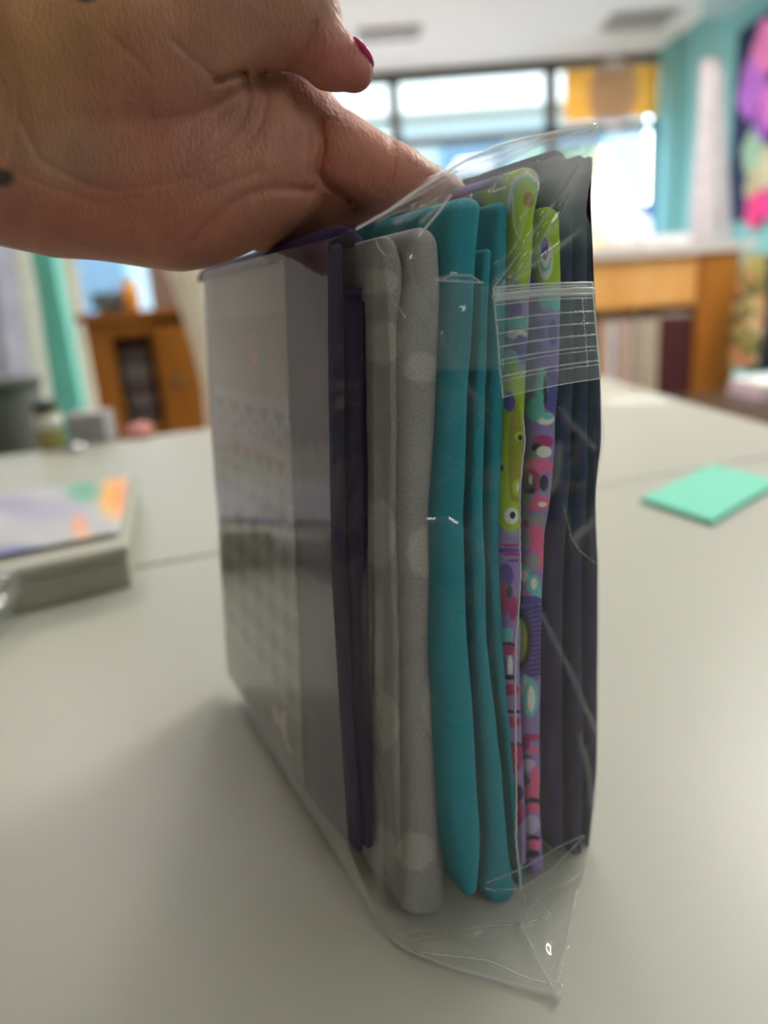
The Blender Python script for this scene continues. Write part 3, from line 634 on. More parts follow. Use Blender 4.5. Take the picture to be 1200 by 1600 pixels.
# --- teal
TL = (18, 140, 160); TM = M_cloth
t = thing('folded_fabric', 'bright teal folded cotton in the middle of the pack', 'fabric', W(.038, .08, .003), 'folded cottons in the bag')
fold('fold', [(694, 335), (692, 420), (686, 600), (677, 800), (677, 1000), (688, 1200), (698, 1320), (716, 1385)], [(752, 327), (744, 400), (732, 600), (725, 800), (732, 1000), (747, 1200), (752, 1320), (742, 1385)], (-.003, -.0135), .160, TL, TM, t, cap=(.7, .8))
fold('fold', [(744, 400), (736, 520), (732, 600), (726, 800), (734, 1000), (750, 1200), (756, 1330), (752, 1385)], [(764, 400), (758, 520), (756, 600), (752, 800), (758, 1000), (782, 1200), (796, 1330), (806, 1385)], (-.001, -.012), .158, TL, TM, t, cap=(1.2, 1.0))
fold('fold', [(764, 330), (760, 400), (758, 600), (754, 800), (762, 1000), (785, 1200), (797, 1330), (804, 1380)], [(790, 330), (790, 400), (786, 600), (778, 800), (783, 1000), (802, 1200), (810, 1330), (815, 1380)], (.002, -.009), .158, TL, TM, t, cap=(1.0, 1.0))
# --- print: lavender ground with lime, magenta, aqua and white figures
LAV, VIO, MAG, PNK, LIM, OLV, AQ, WHT, DRK, GRY = (150, 122, 190), (92, 68, 160), (172, 34, 110), (226, 96, 150), (170, 200, 24), (150, 150, 20), (110, 196, 196), (232, 228, 226), (42, 28, 52), (150, 146, 158)
def ring(cl, X, Y, pts, w, c):
    q = np.clip((w + .6 - segdist(X, Y, pts)) / 1.2, 0, 1)[:, None]; return cl * (1 - q) + lin(c) * q
def printA(X, Y, V):
    cl = np.tile(lin(LAV), (len(V), 1)); back = np.clip((((V - ORG) @ e_d) - .006) / .004, 0, 1)[:, None]
    zz = V[:, 2]; dd = (V - ORG) @ e_d; bk = np.tile(lin((50, 34, 80)), (len(V), 1))
    for e in range(26): bk = np.where(((np.hypot(dd - .012 - .0055 * e, zz - .226 + .006 * math.sin(e * 2.4)) < .0025) & (back[:, 0] > .5))[:, None], lin([LIM, MAG, VIO, AQ][e % 4]), bk)
    for e in ((806, 360, 30, 110, LIM), (822, 300, 22, 40, LIM), (826, 312, 9, 12, (170, 120, 30)), (800, 455, 14, 20, GRY), (800, 482, 16, 16, VIO), (808, 505, 22, 10, AQ), (806, 522, 18, 7, WHT), (813, 545, 12, 22, VIO), (796, 565, 14, 20, AQ), (800, 570, 7, 8, LIM), (806, 590, 24, 8, AQ),
              (802, 700, 40, 128, LIM), (806, 715, 12, 90, OLV), (796, 628, 9, 16, VIO), (812, 682, 8, 8, LIM), (813, 684, 3.5, 5, DRK), (783, 731, 11, 16, (150, 196, 40)), (784, 731, 3, 5, DRK), (811, 762, 11, 14, LIM), (813, 762, 6, 8, WHT), (815, 762, 3, 4, DRK), (798, 806, 20, 23, LIM), (799, 806, 11, 13, WHT), (801, 805, 4.5, 6, DRK),
              (794, 860, 20, 4, VIO), (798, 852, 14, 2.5, MAG), (800, 866, 14, 2.5, MAG), (804, 876, 12, 2.5, VIO), (790, 900, 12, 20, VIO), (786, 935, 12, 26, MAG), (802, 950, 7, 20, MAG), (796, 925, 5, 10, DRK), (792, 992, 10, 12, AQ), (792, 1008, 14, 5, DRK), (794, 1016, 12, 8, MAG), (797, 1040, 4, 16, WHT), (788, 1040, 5, 16, VIO), (796, 1058, 12, 4, DRK), (796, 1078, 16, 9, MAG), (798, 1112, 16, 3, DRK), (800, 1128, 14, 9, MAG), (804, 1165, 14, 5, DRK), (806, 1185, 12, 22, MAG), (808, 1240, 10, 14, DRK), (810, 1270, 10, 20, MAG)):
        cl = ell(cl, X, Y, *e)
    cl = ring(cl, X, Y, [(793, 330), (800, 285), (822, 268), (842, 285), (850, 330)], 2.6, WHT); cl = ring(cl, X, Y, [(797, 330), (804, 292), (822, 276), (838, 292), (845, 330)], 1.6, AQ)
    return cl * (1 - back) + bk * back
def printB(X, Y, V):
    cl = np.tile(lin(LAV), (len(V), 1))
    for e in ((860, 380, 30, 75, LIM), (852, 405, 12, 32, WHT), (852, 398, 10, 27, AQ), (852, 396, 8, 22, WHT), (851, 388, 6, 18, VIO), (862, 470, 20, 18, AQ), (858, 540, 16, 60, (138, 116, 190)), (864, 520, 7, 20, VIO), (862, 610, 12, 40, VIO), (846, 605, 9, 32, AQ), (852, 612, 3, 26, DRK),
              (852, 655, 14, 9, WHT), (856, 650, 9, 6, AQ), (836, 640, 14, 18, AQ), (848, 690, 17, 10, MAG), (838, 700, 8, 8, DRK), (834, 715, 18, 10, GRY), (850, 706, 12, 9, WHT), (842, 728, 24, 12, PNK), (828, 752, 17, 20, MAG), (826, 758, 11, 16, DRK), (829, 749, 3, 8, WHT), (850, 755, 7, 13, DRK), (840, 786, 22, 12, PNK), (847, 788, 7, 4, WHT), (824, 780, 9, 9, GRY), (840, 812, 13, 11, GRY), (820, 818, 6, 6, MAG), (838, 842, 14, 22, PNK), (846, 862, 6, 30, PNK), (822, 845, 8, 12, GRY), (830, 880, 14, 14, GRY),
              (820, 897, 10, 14, AQ), (819, 899, 6, 9, WHT), (834, 914, 11, 16, AQ), (834, 912, 5, 9, WHT), (842, 925, 4, 14, AQ), (828, 938, 20, 7, VIO), (832, 1000, 26, 62, VIO)):
        cl = ell(cl, X, Y, *e)
    for k in range(15):
        yy = 950 + 7.4 * k; cl = ring(cl, X, Y, [(815, yy + 9), (828, yy + 1), (845, yy - 2 + .02 * (yy - 1000))], 1.3, (58, 38, 92))
    for e in ((814, 1000, 18, 46, DRK), (811, 1000, 12, 34, LIM), (819, 1076, 11, 22, AQ), (820, 1076, 6, 14, WHT), (829, 1090, 12, 30, AQ), (830, 1092, 6, 20, WHT), (818, 1162, 10, 12, MAG), (830, 1152, 14, 6, MAG), (834, 1172, 8, 6, PNK), (818, 1184, 14, 6, (110, 84, 150)), (826, 1196, 12, 10, (190, 178, 220)), (818, 1220, 10, 9, DRK), (836, 1218, 8, 22, PNK), (830, 1238, 14, 10, PNK), (830, 1252, 14, 6, DRK), (834, 1263, 12, 8, PNK), (830, 1288, 14, 15, (186, 174, 216)), (828, 1310, 16, 5, DRK), (834, 1320, 12, 8, PNK), (830, 1334, 14, 6, DRK), (832, 1362, 14, 14, (140, 110, 180))):
        cl = ell(cl, X, Y, *e)
    return cl
M_print = print_mat('printed_cotton', .8, weave=.45)
t = thing('folded_fabric', 'lavender print cotton with lime and magenta figures in the pack', 'fabric', W(.055, .08, .003), 'folded cottons in the bag')
fold('fold', [(795, 292), (796, 400), (790, 560), (786, 650), (779, 740), (775, 850), (778, 950), (784, 1050), (790, 1150), (800, 1250), (806, 1340)], [(846, 292), (832, 340), (829, 400), (822, 560), (818, 650), (815, 740), (812, 850), (812, 950), (814, 1100), (815, 1250), (818, 1340)], (-.001, -.010), .150, None, M_print, t, cap=(1.1, .7), colfn=printA, rows=700, arc=40)
fold('fold', [(836, 345), (834, 450), (828, 560), (824, 650), (821, 740), (814, 850), (812, 950), (812, 1100), (815, 1250), (820, 1350)], [(872, 345), (876, 450), (873, 560), (870, 650), (864, 740), (849, 830), (846, 950), (844, 1050), (842, 1250), (846, 1350)], (.000, -.0095), .150, None, M_print, t, cap=(1.1, .7), colfn=printB, rows=700, arc=40)
# selvedge: the thin white cut edge between the two print leaves
sv = [(817, 655), (820, 690), (816, 720), (812, 770), (812, 850), (813, 900), (811, 940), (806, 1000), (805, 1080), (806, 1180), (807, 1260), (806, 1310), (812, 1370), (818, 1420)]
ys_ = np.linspace(655, 1390, 120); pts = onfront(np.interp(ys_, [p[1] for p in sv], [p[0] for p in sv]) + .5 * np.sin(ys_ * .35), ys_, np.linspace(-.0075, -.0155, 120))
sve = tube('selvedge', pts, .0003, mat('selvedge_white', (214, 210, 204), .9), t, 6); sve['label'] = 'thin white cut edge'
# --- purple, right
PR2 = (44, 28, 78)
t = thing('folded_fabric', 'dark purple folded cotton on the right of the pack', 'fabric', W(.078, .08, .003), 'folded cottons in the bag')
fold('fold', [(846, 262), (860, 340), (870, 450), (868, 600), (862, 740), (846, 860), (844, 1000), (842, 1200), (850, 1310)], [(888, 255), (892, 340), (892, 450), (893, 600), (890, 740), (880, 860), (879, 1000), (880, 1200), (880, 1325)], (.002, -.008), .150, PR2, M_cotfine, t, cap=(1, .5))
fold('fold', [(888, 255), (892, 340), (892, 450), (893, 600), (890, 740), (881, 860), (880, 1000), (881, 1200), (881, 1322)], [(908, 252), (912, 340), (914, 450), (915, 600), (914, 740), (909, 860), (908, 1000), (908, 1200), (906, 1325)], (.003, -.007), .150, PR2, M_cotfine, t, cap=(1, .6))
fold('fold', [(906, 252), (910, 340), (914, 450), (916, 600), (915, 740), (910, 860), (909, 1000), (908, 1200), (905, 1310)], [(920, 252), (914, 310), (922, 450), (934, 600), (934, 700), (924, 770), (931, 880), (932, 1000), (930, 1200), (915, 1320)], (.005, -.006), .150, PR2, M_cotfine, t, cap=(1, .7))

# --- picture card slid in on the left side
def onside(x, y, off):
    """left side plane of the pack, leaning with it"""
    r = rays(x, y); zz = np.full(np.shape(x), .1)
    for _ in range(25):
        t_ = ((ORG - C) @ e_u + np.interp(zz, SZ, SU) - off) / (r @ e_u); zz = .5 * zz + .5 * (C[2] + r[..., 2] * t_)
    return C + r * t_[..., None]
_ly = np.linspace(370, 1440, 60); _lp = onfront(np.interp(_ly, [378, 600, 900, 1150, 1290, 1440], [513, 514, 519, 533, 546, 566]), _ly, np.full(60, .024))
SZ = _lp[::-1, 2]; SU = ((_lp - ORG) @ e_u)[::-1]
n1, n2 = 240, 110
S, T = np.meshgrid(np.linspace(0, 1, n2), np.linspace(0, 1, n1)); S, T = S.ravel(), T.ravel()
_q = ((322, 436), (445, 402), (477, 1240), (357, 1052))
V = onside(sum(w * c[0] for w, c in zip(((1 - S) * (1 - T), S * (1 - T), S * T, (1 - S) * T), _q)), sum(w * c[1] for w, c in zip(((1 - S) * (1 - T), S * (1 - T), S * T, (1 - S) * T), _q)), .0016)
cl = np.tile(lin((134, 131, 124)), (len(V), 1))
def blend(cl, w, c): w = np.clip(w, 0, 1)[:, None]; return cl * (1 - w) + lin(c) * w
band = lambda a, b, s=.006: np.clip((T - a) / s, 0, 1) * np.clip((b - T) / s, 0, 1)
cl = blend(cl, band(.10, .27) * .8, (122, 112, 100))
for k in range(12): cl = blend(cl, band(.14, .26) * (np.abs(S - .10 - .075 * k) < .014) * (.5 + .4 * math.sin(k * 2.1)), (150, 108, 84))
for dy in (.17, .215): cl = blend(cl, np.clip((1.15 - np.hypot((S - .58) / .055, (T - dy) / .03)) / .2, 0, 1) * np.clip((np.hypot((S - .58) / .055, (T - dy) / .03) - .6) / .2, 0, 1), (170, 116, 82))
cl = blend(cl, band(.268, .276) * (S > .3) * (S < .8), (190, 96, 96))
dia = np.abs(((S * 5.2) % 1) - .5) * 2 + np.abs(((T * 15) % 1) - .5) * 2
cl = blend(cl, band(.29, .36) * (dia < .8), (92, 94, 92)); cl = blend(cl, band(.29, .36) * (dia > 1.45), (112, 112, 110))
zig = np.abs(((S * 7) % 1) - .5) * 2 * .035
cl = blend(cl, band(.385, .43) * (T - .385 < zig + .004) * (S > .25) * (S < .92), (124, 72, 64))
cl = blend(cl, band(.44, .87) * (dia < .72), (96, 98, 108)); cl = blend(cl, band(.46, .87) * (dia > 1.5), (150, 150, 164)); cl = blend(cl, band(.50, .58) * (np.sin(S * 31 + T * 60) > .2) * .7, (158, 148, 152))
cl = blend(cl, band(.868, .874) * .9, (176, 172, 158)); cl = blend(cl, band(.875, 1.1), (116, 118, 108))
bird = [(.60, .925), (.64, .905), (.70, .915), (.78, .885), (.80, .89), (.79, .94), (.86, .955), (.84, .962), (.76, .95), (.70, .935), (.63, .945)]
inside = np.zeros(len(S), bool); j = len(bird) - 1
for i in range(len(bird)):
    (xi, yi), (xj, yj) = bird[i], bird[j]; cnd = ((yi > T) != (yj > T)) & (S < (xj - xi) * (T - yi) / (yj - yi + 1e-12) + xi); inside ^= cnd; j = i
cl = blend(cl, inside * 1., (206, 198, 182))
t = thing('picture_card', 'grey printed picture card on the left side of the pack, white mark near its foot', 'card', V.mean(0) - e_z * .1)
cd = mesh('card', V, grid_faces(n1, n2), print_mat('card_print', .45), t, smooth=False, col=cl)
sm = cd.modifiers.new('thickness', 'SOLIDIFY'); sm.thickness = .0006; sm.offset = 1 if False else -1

# ================================================================== THE CLEAR BAG
bag = thing('plastic_bag', 'clear resealable plastic bag around the pack of folded fabrics', 'bag', W(.04, .08, .0))
XLp = [(931, 195), (880, 203), (825, 215), (778, 228), (726, 250), (688, 275), (648, 300), (606, 330), (556, 358), (512, 378), (513, 600), (518, 900), (533, 1150), (545, 1325), (574, 1400), (600, 1450), (626, 1482), (720, 1516), (862, 1553), (869, 1557)]
XRp = [(938, 195), (932, 240), (919, 300), (916, 335), (926, 362), (924, 420), (929, 450), (938, 590), (941, 640), (946, 680), (940, 720), (929, 770), (933, 830), (938, 900), (938, 1000), (936, 1150), (932, 1250), (926, 1300), (915, 1350), (906, 1390), (890, 1470), (878, 1545), (872, 1557)]
# crease lines of the film: (polyline, width px, height m, whitening)
CRE = [
 ([(560, 356), (650, 306), (730, 262), (800, 236), (925, 200)], 3, .0008, .5), ([(620, 345), (700, 300), (800, 262), (900, 235)], 6, .0008, .25), ([(660, 345), (705, 300), (790, 250), (870, 222)], 4, .0006, .25),
 ([(655, 368), (690, 325), (704, 305)], 2.5, .0006, .6), ([(590, 345), (622, 330), (690, 318)], 3, .0005, .3), ([(775, 285), (768, 300), (790, 292)], 1.6, .0004, .6),
 ([(772, 448), (812, 396), (850, 340), (905, 260), (928, 205)], 3, .0010, .38), ([(776, 460), (830, 400), (880, 330), (915, 250)], 7, .0012, .26), ([(800, 440), (850, 400), (905, 360)], 4, .0008, .3), ([(777, 415), (806, 386), (812, 375), (815, 345), (830, 310), (850, 290)], 2.2, .0006, .32), ([(800, 300), (803, 350), (812, 378)], 1.8, .0005, .3), ([(777, 415), (785, 430), (800, 437)], 1.6, .0004, .3),
 ([(690, 438), (705, 430), (735, 430), (750, 440)], 1.5, .0006, .7), ([(680, 438), (755, 442)], 1.8, .0007, .75), ([(588, 378), (592, 388), (600, 397)], 1.3, .0004, .5), ([(607, 474), (612, 470), (626, 485), (634, 498)], 1.1, .0004, .75),
 ([(635, 400), (655, 470), (690, 530), (720, 590), (760, 640)], 2.2, .0005, .16), ([(690, 520), (730, 600), (770, 690)], 1.5, .0004, .14), ([(668, 815), (700, 812), (735, 835), (770, 880), (800, 930)], 5, .0005, .10), ([(540, 830), (560, 800), (600, 806), (660, 830)], 2.5, .0004, .06),
 ([(845, 960), (870, 1010), (895, 1060), (915, 1110), (930, 1140)], 4, .0008, .22), ([(905, 1150), (918, 1200), (926, 1260)], 4, .0006, .2), ([(880, 790), (892, 838), (905, 860), (930, 880)], 1.8, .0006, .3), ([(855, 770), (868, 740), (872, 700)], 7, .0008, .18), ([(895, 840), (915, 825), (926, 812)], 6, .0008, .22), ([(876, 640), (900, 670), (930, 700)], 4, .0006, .14),
 ([(759, 1380), (785, 1370), (820, 1355), (870, 1325), (912, 1305)], 1.4, .0006, .5), ([(757, 1388), (770, 1391), (812, 1389), (860, 1360), (912, 1308)], 1.4, .0006, .5), ([(640, 1462), (700, 1455), (760, 1447), (820, 1443), (850, 1432)], 2, .0008, .4), ([(648, 1486), (665, 1470), (720, 1463)], 1.8, .0006, .35), ([(650, 1487), (760, 1500), (830, 1530), (852, 1535)], 1.6, .0008, .7), ([(812, 1440), (830, 1480), (850, 1520), (870, 1552)], 2.2, .0010, .35), ([(902, 1390), (885, 1470), (868, 1530), (858, 1512)], 1.8, .0006, .35), ([(838, 1405), (850, 1418), (858, 1425)], 1.2, .0004, .5), ([(612, 1455), (622, 1470), (650, 1482), (720, 1512)], 2, .0006, .25), ([(816, 1330), (812, 1380), (822, 1410), (818, 1440)], 1.6, .0005, .35)]
OTOP = [(500, .0175), (540, .0165), (565, .013), (585, .000), (640, -.006), (740, -.008), (800, -.007), (860, -.006), (950, -.004)]
OBOT = [(500, .0165), (560, .0155), (580, .012), (600, -.002), (680, -.009), (740, -.0185), (800, -.0185), (850, -.016), (950, -.015)]
def film_front(name, ya, yb, xl, xr, nr, ncx, off, cre, m, parent, ztop=.0018, rel=.0, seed=3, edge_h=.0, hazefn=None):
    ys = np.linspace(ya, yb, nr); X = np.zeros((nr, ncx)); Y = np.zeros((nr, ncx))
    for i, y in enumerate(ys):
        a, b = polyval(xl, y), polyval(xr, y); X[i] = np.linspace(a, b, ncx); Y[i] = y
    tt = np.clip((Y - 400) / 950., 0, 1)
    o = np.interp(X, [p[0] for p in OTOP], [p[1] for p in OTOP]) * (1 - tt) + np.interp(X, [p[0] for p in OBOT], [p[1] for p in OBOT]) * tt + off
    nzv = smooth_noise((nr, ncx), 26, seed) * .0005 + smooth_noise((nr, ncx), 9, seed + 1) * .00016
    o = o + nzv * rel
    hz = np.zeros((nr, ncx))
    for pts, wd_, hgt, wh in cre:
        dd = segdist(X, Y, pts); g = np.exp(-(dd / wd_) ** 2); o = o - hgt * g; hz = np.maximum(hz, wh * np.exp(-(dd / (wd_ * .9)) ** 2))
    P1 = onfront(X, Y, o)
    r = rays(X, Y); lift = ztop + np.maximum(nzv, -.0004) * 1.3
    for pts, wd_, hgt, wh in cre: lift = lift + 2.0 * hgt * np.exp(-(segdist(X, Y, pts) / (wd_ * 1.5)) ** 2)
    t1 = ((P1 - C) @ F); t2 = (lift - CAMH) / r[..., 2]; t2 = np.where(t2 > 0, t2, 9.)
    k = .003; hmix = np.clip(.5 + .5 * (t2 - t1) / k, 0, 1); td = t2 * (1 - hmix) + t1 * hmix - k * hmix * (1 - hmix)
    V = C + r * td[..., None]
    if hazefn is not None: hz = np.maximum(hz, hazefn(X, Y))
    return mesh(name, V.reshape(-1, 3), grid_faces(nr, ncx), m, parent, haze=hz.ravel()), V
M_film = film_mat('bag_film', .012, .06, .45, 70., gain=.55)
def fh(X, Y):
    top = np.clip((330 - Y) / 60, 0, 1) * np.clip((X - 560) / 60, 0, 1) * .28
    corner = np.clip(1 - np.hypot((X - 895) / 60, (Y - 290) / 110), 0, 1) * .30
    low = np.clip((Y - 1400) / 40, 0, 1) * .15
    return top + corner + low
front, FV = film_front('front_film', 195.5, 1556.5, XLp, XRp, 620, 180, 0., CRE, M_film, bag, rel=1., hazefn=fh)
# side, back and top films close the bag round the pack
def loft(name, A, Bq, n, m, parent, haze=0., wob=0.):
    A, Bq = np.asarray(A), np.asarray(Bq); s = np.linspace(0, 1, n)[None, :, None]
    V = A[:, None] * (1 - s) + Bq[:, None] * s
    return mesh(name, V.reshape(-1, 3), grid_faces(len(A), n), m, parent, haze=np.full(V.shape[0] * V.shape[1], haze))
ysl = np.linspace(368, 1452, 120); tl = (ysl - 368) / (1452 - 368)
M_film2 = film_mat('bag_film_side', .02, .05, .2, 40., gain=.85)
near_l = onside(polyval(XLp, ysl), ysl, .0042); yf = 424 + (1062 - 424) * tl; far_l = onside(np.interp(yf, [436, 640, 1062], [316, 331, 352]), yf, .0042)
near_l[:, 2] = np.maximum(near_l[:, 2], .0015); far_l[:, 2] = np.maximum(far_l[:, 2], .0015)
loft('side_film', far_l, near_l, 60, M_film2, bag)
far_r = FV[:, -1] + e_d * .155; sel = slice(10, 540)
loft('side_film', FV[sel, -1], far_r[sel], 40, M_film, bag)
rr = far_r[sel]; zz0 = np.linspace(0, 1, 120); bl = far_l; br = np.array([np.interp(bl[:, 2], rr[::-1, 2], rr[::-1, k]) for k in range(3)]).T; br[:, 2] = bl[:, 2]
loft('back_film', bl, br, 40, M_film, bag)
te = FV[2:83, 0]; tb = te + e_d * .13; tb[:, 2] = .222 + .25 * (te[:, 2] - .215)
loft('top_film', te, tb, 40, M_film, bag)
# zip strip folded over the front
zxl = [(771, 449), (772, 470), (777, 520), (781, 580), (786, 622)]; zxr = [(926, 441), (928, 470), (932, 520), (937, 580), (938, 600)]
zp = []
def zrow(v, u_):   # v: 0 top .. 1 bottom, u_: 0 left .. 1 right ; rows tilt up to the right
    yl, yr = 449 + (622 - 449) * v, 441 + (592 - 441) * v; xl, xr = polyval(zxl, yl), polyval(zxr, yr)
    return xl + (xr - xl) * u_, yl + (yr - yl) * u_ - 2.5 * math.sin(math.pi * u_)
nr, ncx = 60, 90; X = np.zeros((nr, ncx)); Y = np.zeros((nr, ncx))
for i in range(nr):
    for j in range(ncx): X[i, j], Y[i, j] = zrow(i / (nr - 1), j / (ncx - 1))
ZO = -.0128
nzv = smooth_noise((nr, ncx), 14, 21) * .0002
V = onfront(X, Y, ZO + nzv)
zs_ = mesh('zip_strip', V.reshape(-1, 3), grid_faces(nr, ncx), film_mat('zip_film', .15, .08, .3, 80., gain=.6), bag, haze=np.zeros(nr * ncx)); zs_['label'] = 'folded over zip strip with clear ridges'
def zline(name, v0, rad, hz, u0=0., u1=1.):
    pp = [zrow(v0, u0 + (u1 - u0) * k / 30) for k in range(31)]; P_ = onfront(np.array([p[0] for p in pp]), np.array([p[1] for p in pp]), ZO - .0004)
    tube(name, P_, rad, film_mat('zip_ridge', .06, .1, .1), zs_, 6, haze=hz)
for v0, rad, hz in ((.005, .00028, .3), (.035, .00024, .3), (.085, .0010, .25), (.125, .0004, .2), (.16, .00026, .2), (.30, .00022, .2), (.42, .00022, .2), (.54, .00025, .2), (.66, .00022, .2), (.70, .00018, .1), (.81, .00026, .2), (.85, .0002, .1), (.995, .00018, .2)):
    zline('zip_ridge', v0, rad, hz)
for k in range(26):
    v0 = .17 + .70 * k / 26; pp = [zrow(v0, .885 + .004 * math.sin(k * 2.2)), zrow(v0 + .014, .885 + .004 * math.sin(k * 2.2 + 1))]
    P_ = onfront(np.array([p[0] for p in pp]), np.array([p[1] for p in pp]), ZO - .0006); tube('tear_stitch', P_, .00013, film_mat('zip_stitch', .6, .3, .1), zs_, 5, haze=.2)
for u_ in (0., 1.):
    pp = [zrow(v, u_) for v in np.linspace(0, 1, 20)]; P_ = onfront(np.array([p[0] for p in pp]), np.array([p[1] for p in pp]), ZO); tube('strip_edge', P_, .00022, film_mat('zip_edge', .3, .1, .1), zs_, 6, haze=.2)
# second, flatter band of film lying under the strip to the left
film_front('under_band', 446, 578, [(628, 446), (628, 578)], [(776, 446), (783, 578)], 50, 60, -.0016, [], film_mat('band_film', .06, .08, .1), bag, rel=.3, seed=9)
# rolled rim of the bag
def rim(name, pts, off, rad, hz=.25, z=None):
    pts = np.array(pts, float); s = np.linspace(0, 1, 80); si = np.linspace(0, 1, len(pts)); X, Y = np.interp(s, si, pts[:, 0]), np.interp(s, si, pts[:, 1])
    P_ = onfront(X, Y, np.interp(X, [p[0] for p in OTOP], [p[1] for p in OTOP]) + off) if z is None else np.array([onz(a, b, z) for a, b in zip(X, Y)])
    tube(name, P_, rad, film_mat('rim_film', .12, .06, .1), bag, 6, haze=hz)
rim('top_rim', [p for p in XLp if p[1] < 360], 0., .0004)
rim('bottom_seam', [(612, 1468), (640, 1486), (720, 1516), (800, 1537), (869, 1556)], 0., .0005, .2, .0015)
rim('bottom_seam', [(869, 1556), (880, 1545), (876, 1536), (862, 1534)], 0., .0004, .2, .0025)

# ================================================================== THE HAND (left hand, palm to the viewer)
def hand_mesh():
    vox = .0007
    lo = np.array([-.185, -.200, .150]); hi = np.array([.045, -.045, .272])     # camera-space metres: right, down, forward
    n = np.ceil((hi - lo) / vox).astype(int)
    gx = (lo[0] + vox * np.arange(n[0]))[:, None, None].astype(np.float32); gy = (lo[1] + vox * np.arange(n[1]))[None, :, None].astype(np.float32); gz = (lo[2] + vox * np.arange(n[2]))[None, None, :].astype(np.float32)
    def P(px, py, D): return np.array([(px - 600) / FPX * D, (py - 800) / FPX * D, D])
    SD = None; G1 = None
    def add(a, b, ra, rb, flat=1.0, k=.006):
        """round cone from a to b (px, py, depth), radii in px, flattened along the view by flat"""
        nonlocal SD
        A, B2 = P(*a), P(*b); r1, r2 = ra * a[2] / FPX, rb * b[2] / FPX
        S = np.array([1, 1, flat]); ba = (B2 - A) * S; L = float(ba @ ba) + 1e-12
        px, py, pz = gx - np.float32(A[0]), gy - np.float32(A[1]), (gz - np.float32(A[2])) * np.float32(flat)
        h = np.clip((px * ba[0] + py * ba[1] + pz * ba[2]) / L, 0, 1).astype(np.float32)
        d_ = np.sqrt((px - h * ba[0]) ** 2 + (py - h * ba[1]) ** 2 + (pz - h * ba[2]) ** 2) - (r1 + (r2 - r1) * h)
        d_ = d_.astype(np.float32)
        if SD is None: SD = d_; return
        m = np.clip(.5 + .5 * (SD - d_) / k, 0, 1); SD = SD * (1 - m) + d_ * m - k * m * (1 - m)
    # forearm, wrist, heel of the hand, little-finger side
    add((-330, 120, .222), (-40, 148, .222), 222, 200, 1.6, .01)
    add((-40, 148, .222), (120, 215, .222), 200, 162, 1.6, .02)
    add((120, 222, .222), (280, 262, .222), 162, 139, 1.6, .016)
    add((280, 262, .222), (400, 262, .224), 139, 112, 1.6, .016)
    add((300, 150, .224), (430, 190, .226), 120, 88, 1.5, .014)
    # palm pad below the fingers, index finger
    add((400, 238, .224), (474, 226, .226), 104, 74, 1.5, .009)
    add((440, 220, .227), (520, 244, .228), 72, 62, 1.25, .004)
    add((528, 246, .226), (612, 282, .231), 68, 53, 1.15, .0025)
    add((612, 282, .231), (690, 314, .238), 53, 42, 1.1, .003)
    # middle, ring and little finger stacked below
    add((420, 275, .230), (505, 308, .236), 66, 48, 1.1, .006)
    add((505, 308, .236), (600, 333, .247), 47, 38, 1.1, .003)
    add((385, 310, .232), (462, 340, .240), 60, 38, 1.1, .005)
    add((462, 340, .240), (545, 352, .252), 36, 30, 1.1, .003)
    add((330, 325, .230), (415, 362, .238), 60, 28, 1.1, .006)
    add((415, 362, .238), (480, 366, .250), 27, 24, 1.1, .003)
    G1 = SD; SD = None
    # ball of the thumb and thumb
    add((110, 95, .212), (250, 70, .208), 165, 135, 1.5, .014)
    add((250, 70, .206), (335, 25, .204), 118, 92, 1.35, .010)
    add((335, 18, .204), (445, 16, .206), 92, 82, 1.2, .006)
    add((462, 34, .206), (517, 92, .207), 64, 43, 1.15, .005)
    add((517, 92, .207), (553, 112, .208), 43, 30, 1.1, .003)
    k = .002; m = np.clip(.5 + .5 * (G1 - SD) / k, 0, 1); SD = G1 * (1 - m) + SD * m - k * m * (1 - m)
    # skin creases, cut into the palm side
    PX = 600 + FPX * gx / gz; PY = 800 + FPX * gy / gz
    def crease(pts, w, dep, zmax=.236):
        nonlocal SD
        x0 = min(p[0] for p in pts) - 3 * w; x1 = max(p[0] for p in pts) + 3 * w; y0 = min(p[1] for p in pts) - 3 * w; y1 = max(p[1] for p in pts) + 3 * w
        zr = [.16, .27]
        ix = slice(max(0, int(((x0 - 600) / FPX * (zr[1] if x0 < 600 else zr[0]) - lo[0]) / vox)), max(0, int(((x1 - 600) / FPX * (zr[0] if x1 < 600 else zr[1]) - lo[0]) / vox) + 2))
        iy = slice(max(0, int(((y0 - 800) / FPX * zr[1] - lo[1]) / vox)), max(0, int(((y1 - 800) / FPX * zr[0] - lo[1]) / vox) + 2))
        bx = np.broadcast_to(PX, (PX.shape[0], 1, PX.shape[2]))[ix]; by = PY[:, iy]
        sub = SD[ix, iy]; dist = segdist(np.broadcast_to(bx, sub.shape), np.broadcast_to(by, sub.shape), pts)
        SD[ix, iy] = sub + (dep * (.75 * np.exp(-(dist / w) ** 2) + .25 * np.exp(-(dist / (2.6 * w)) ** 2))).astype(np.float32) * (gz < zmax)
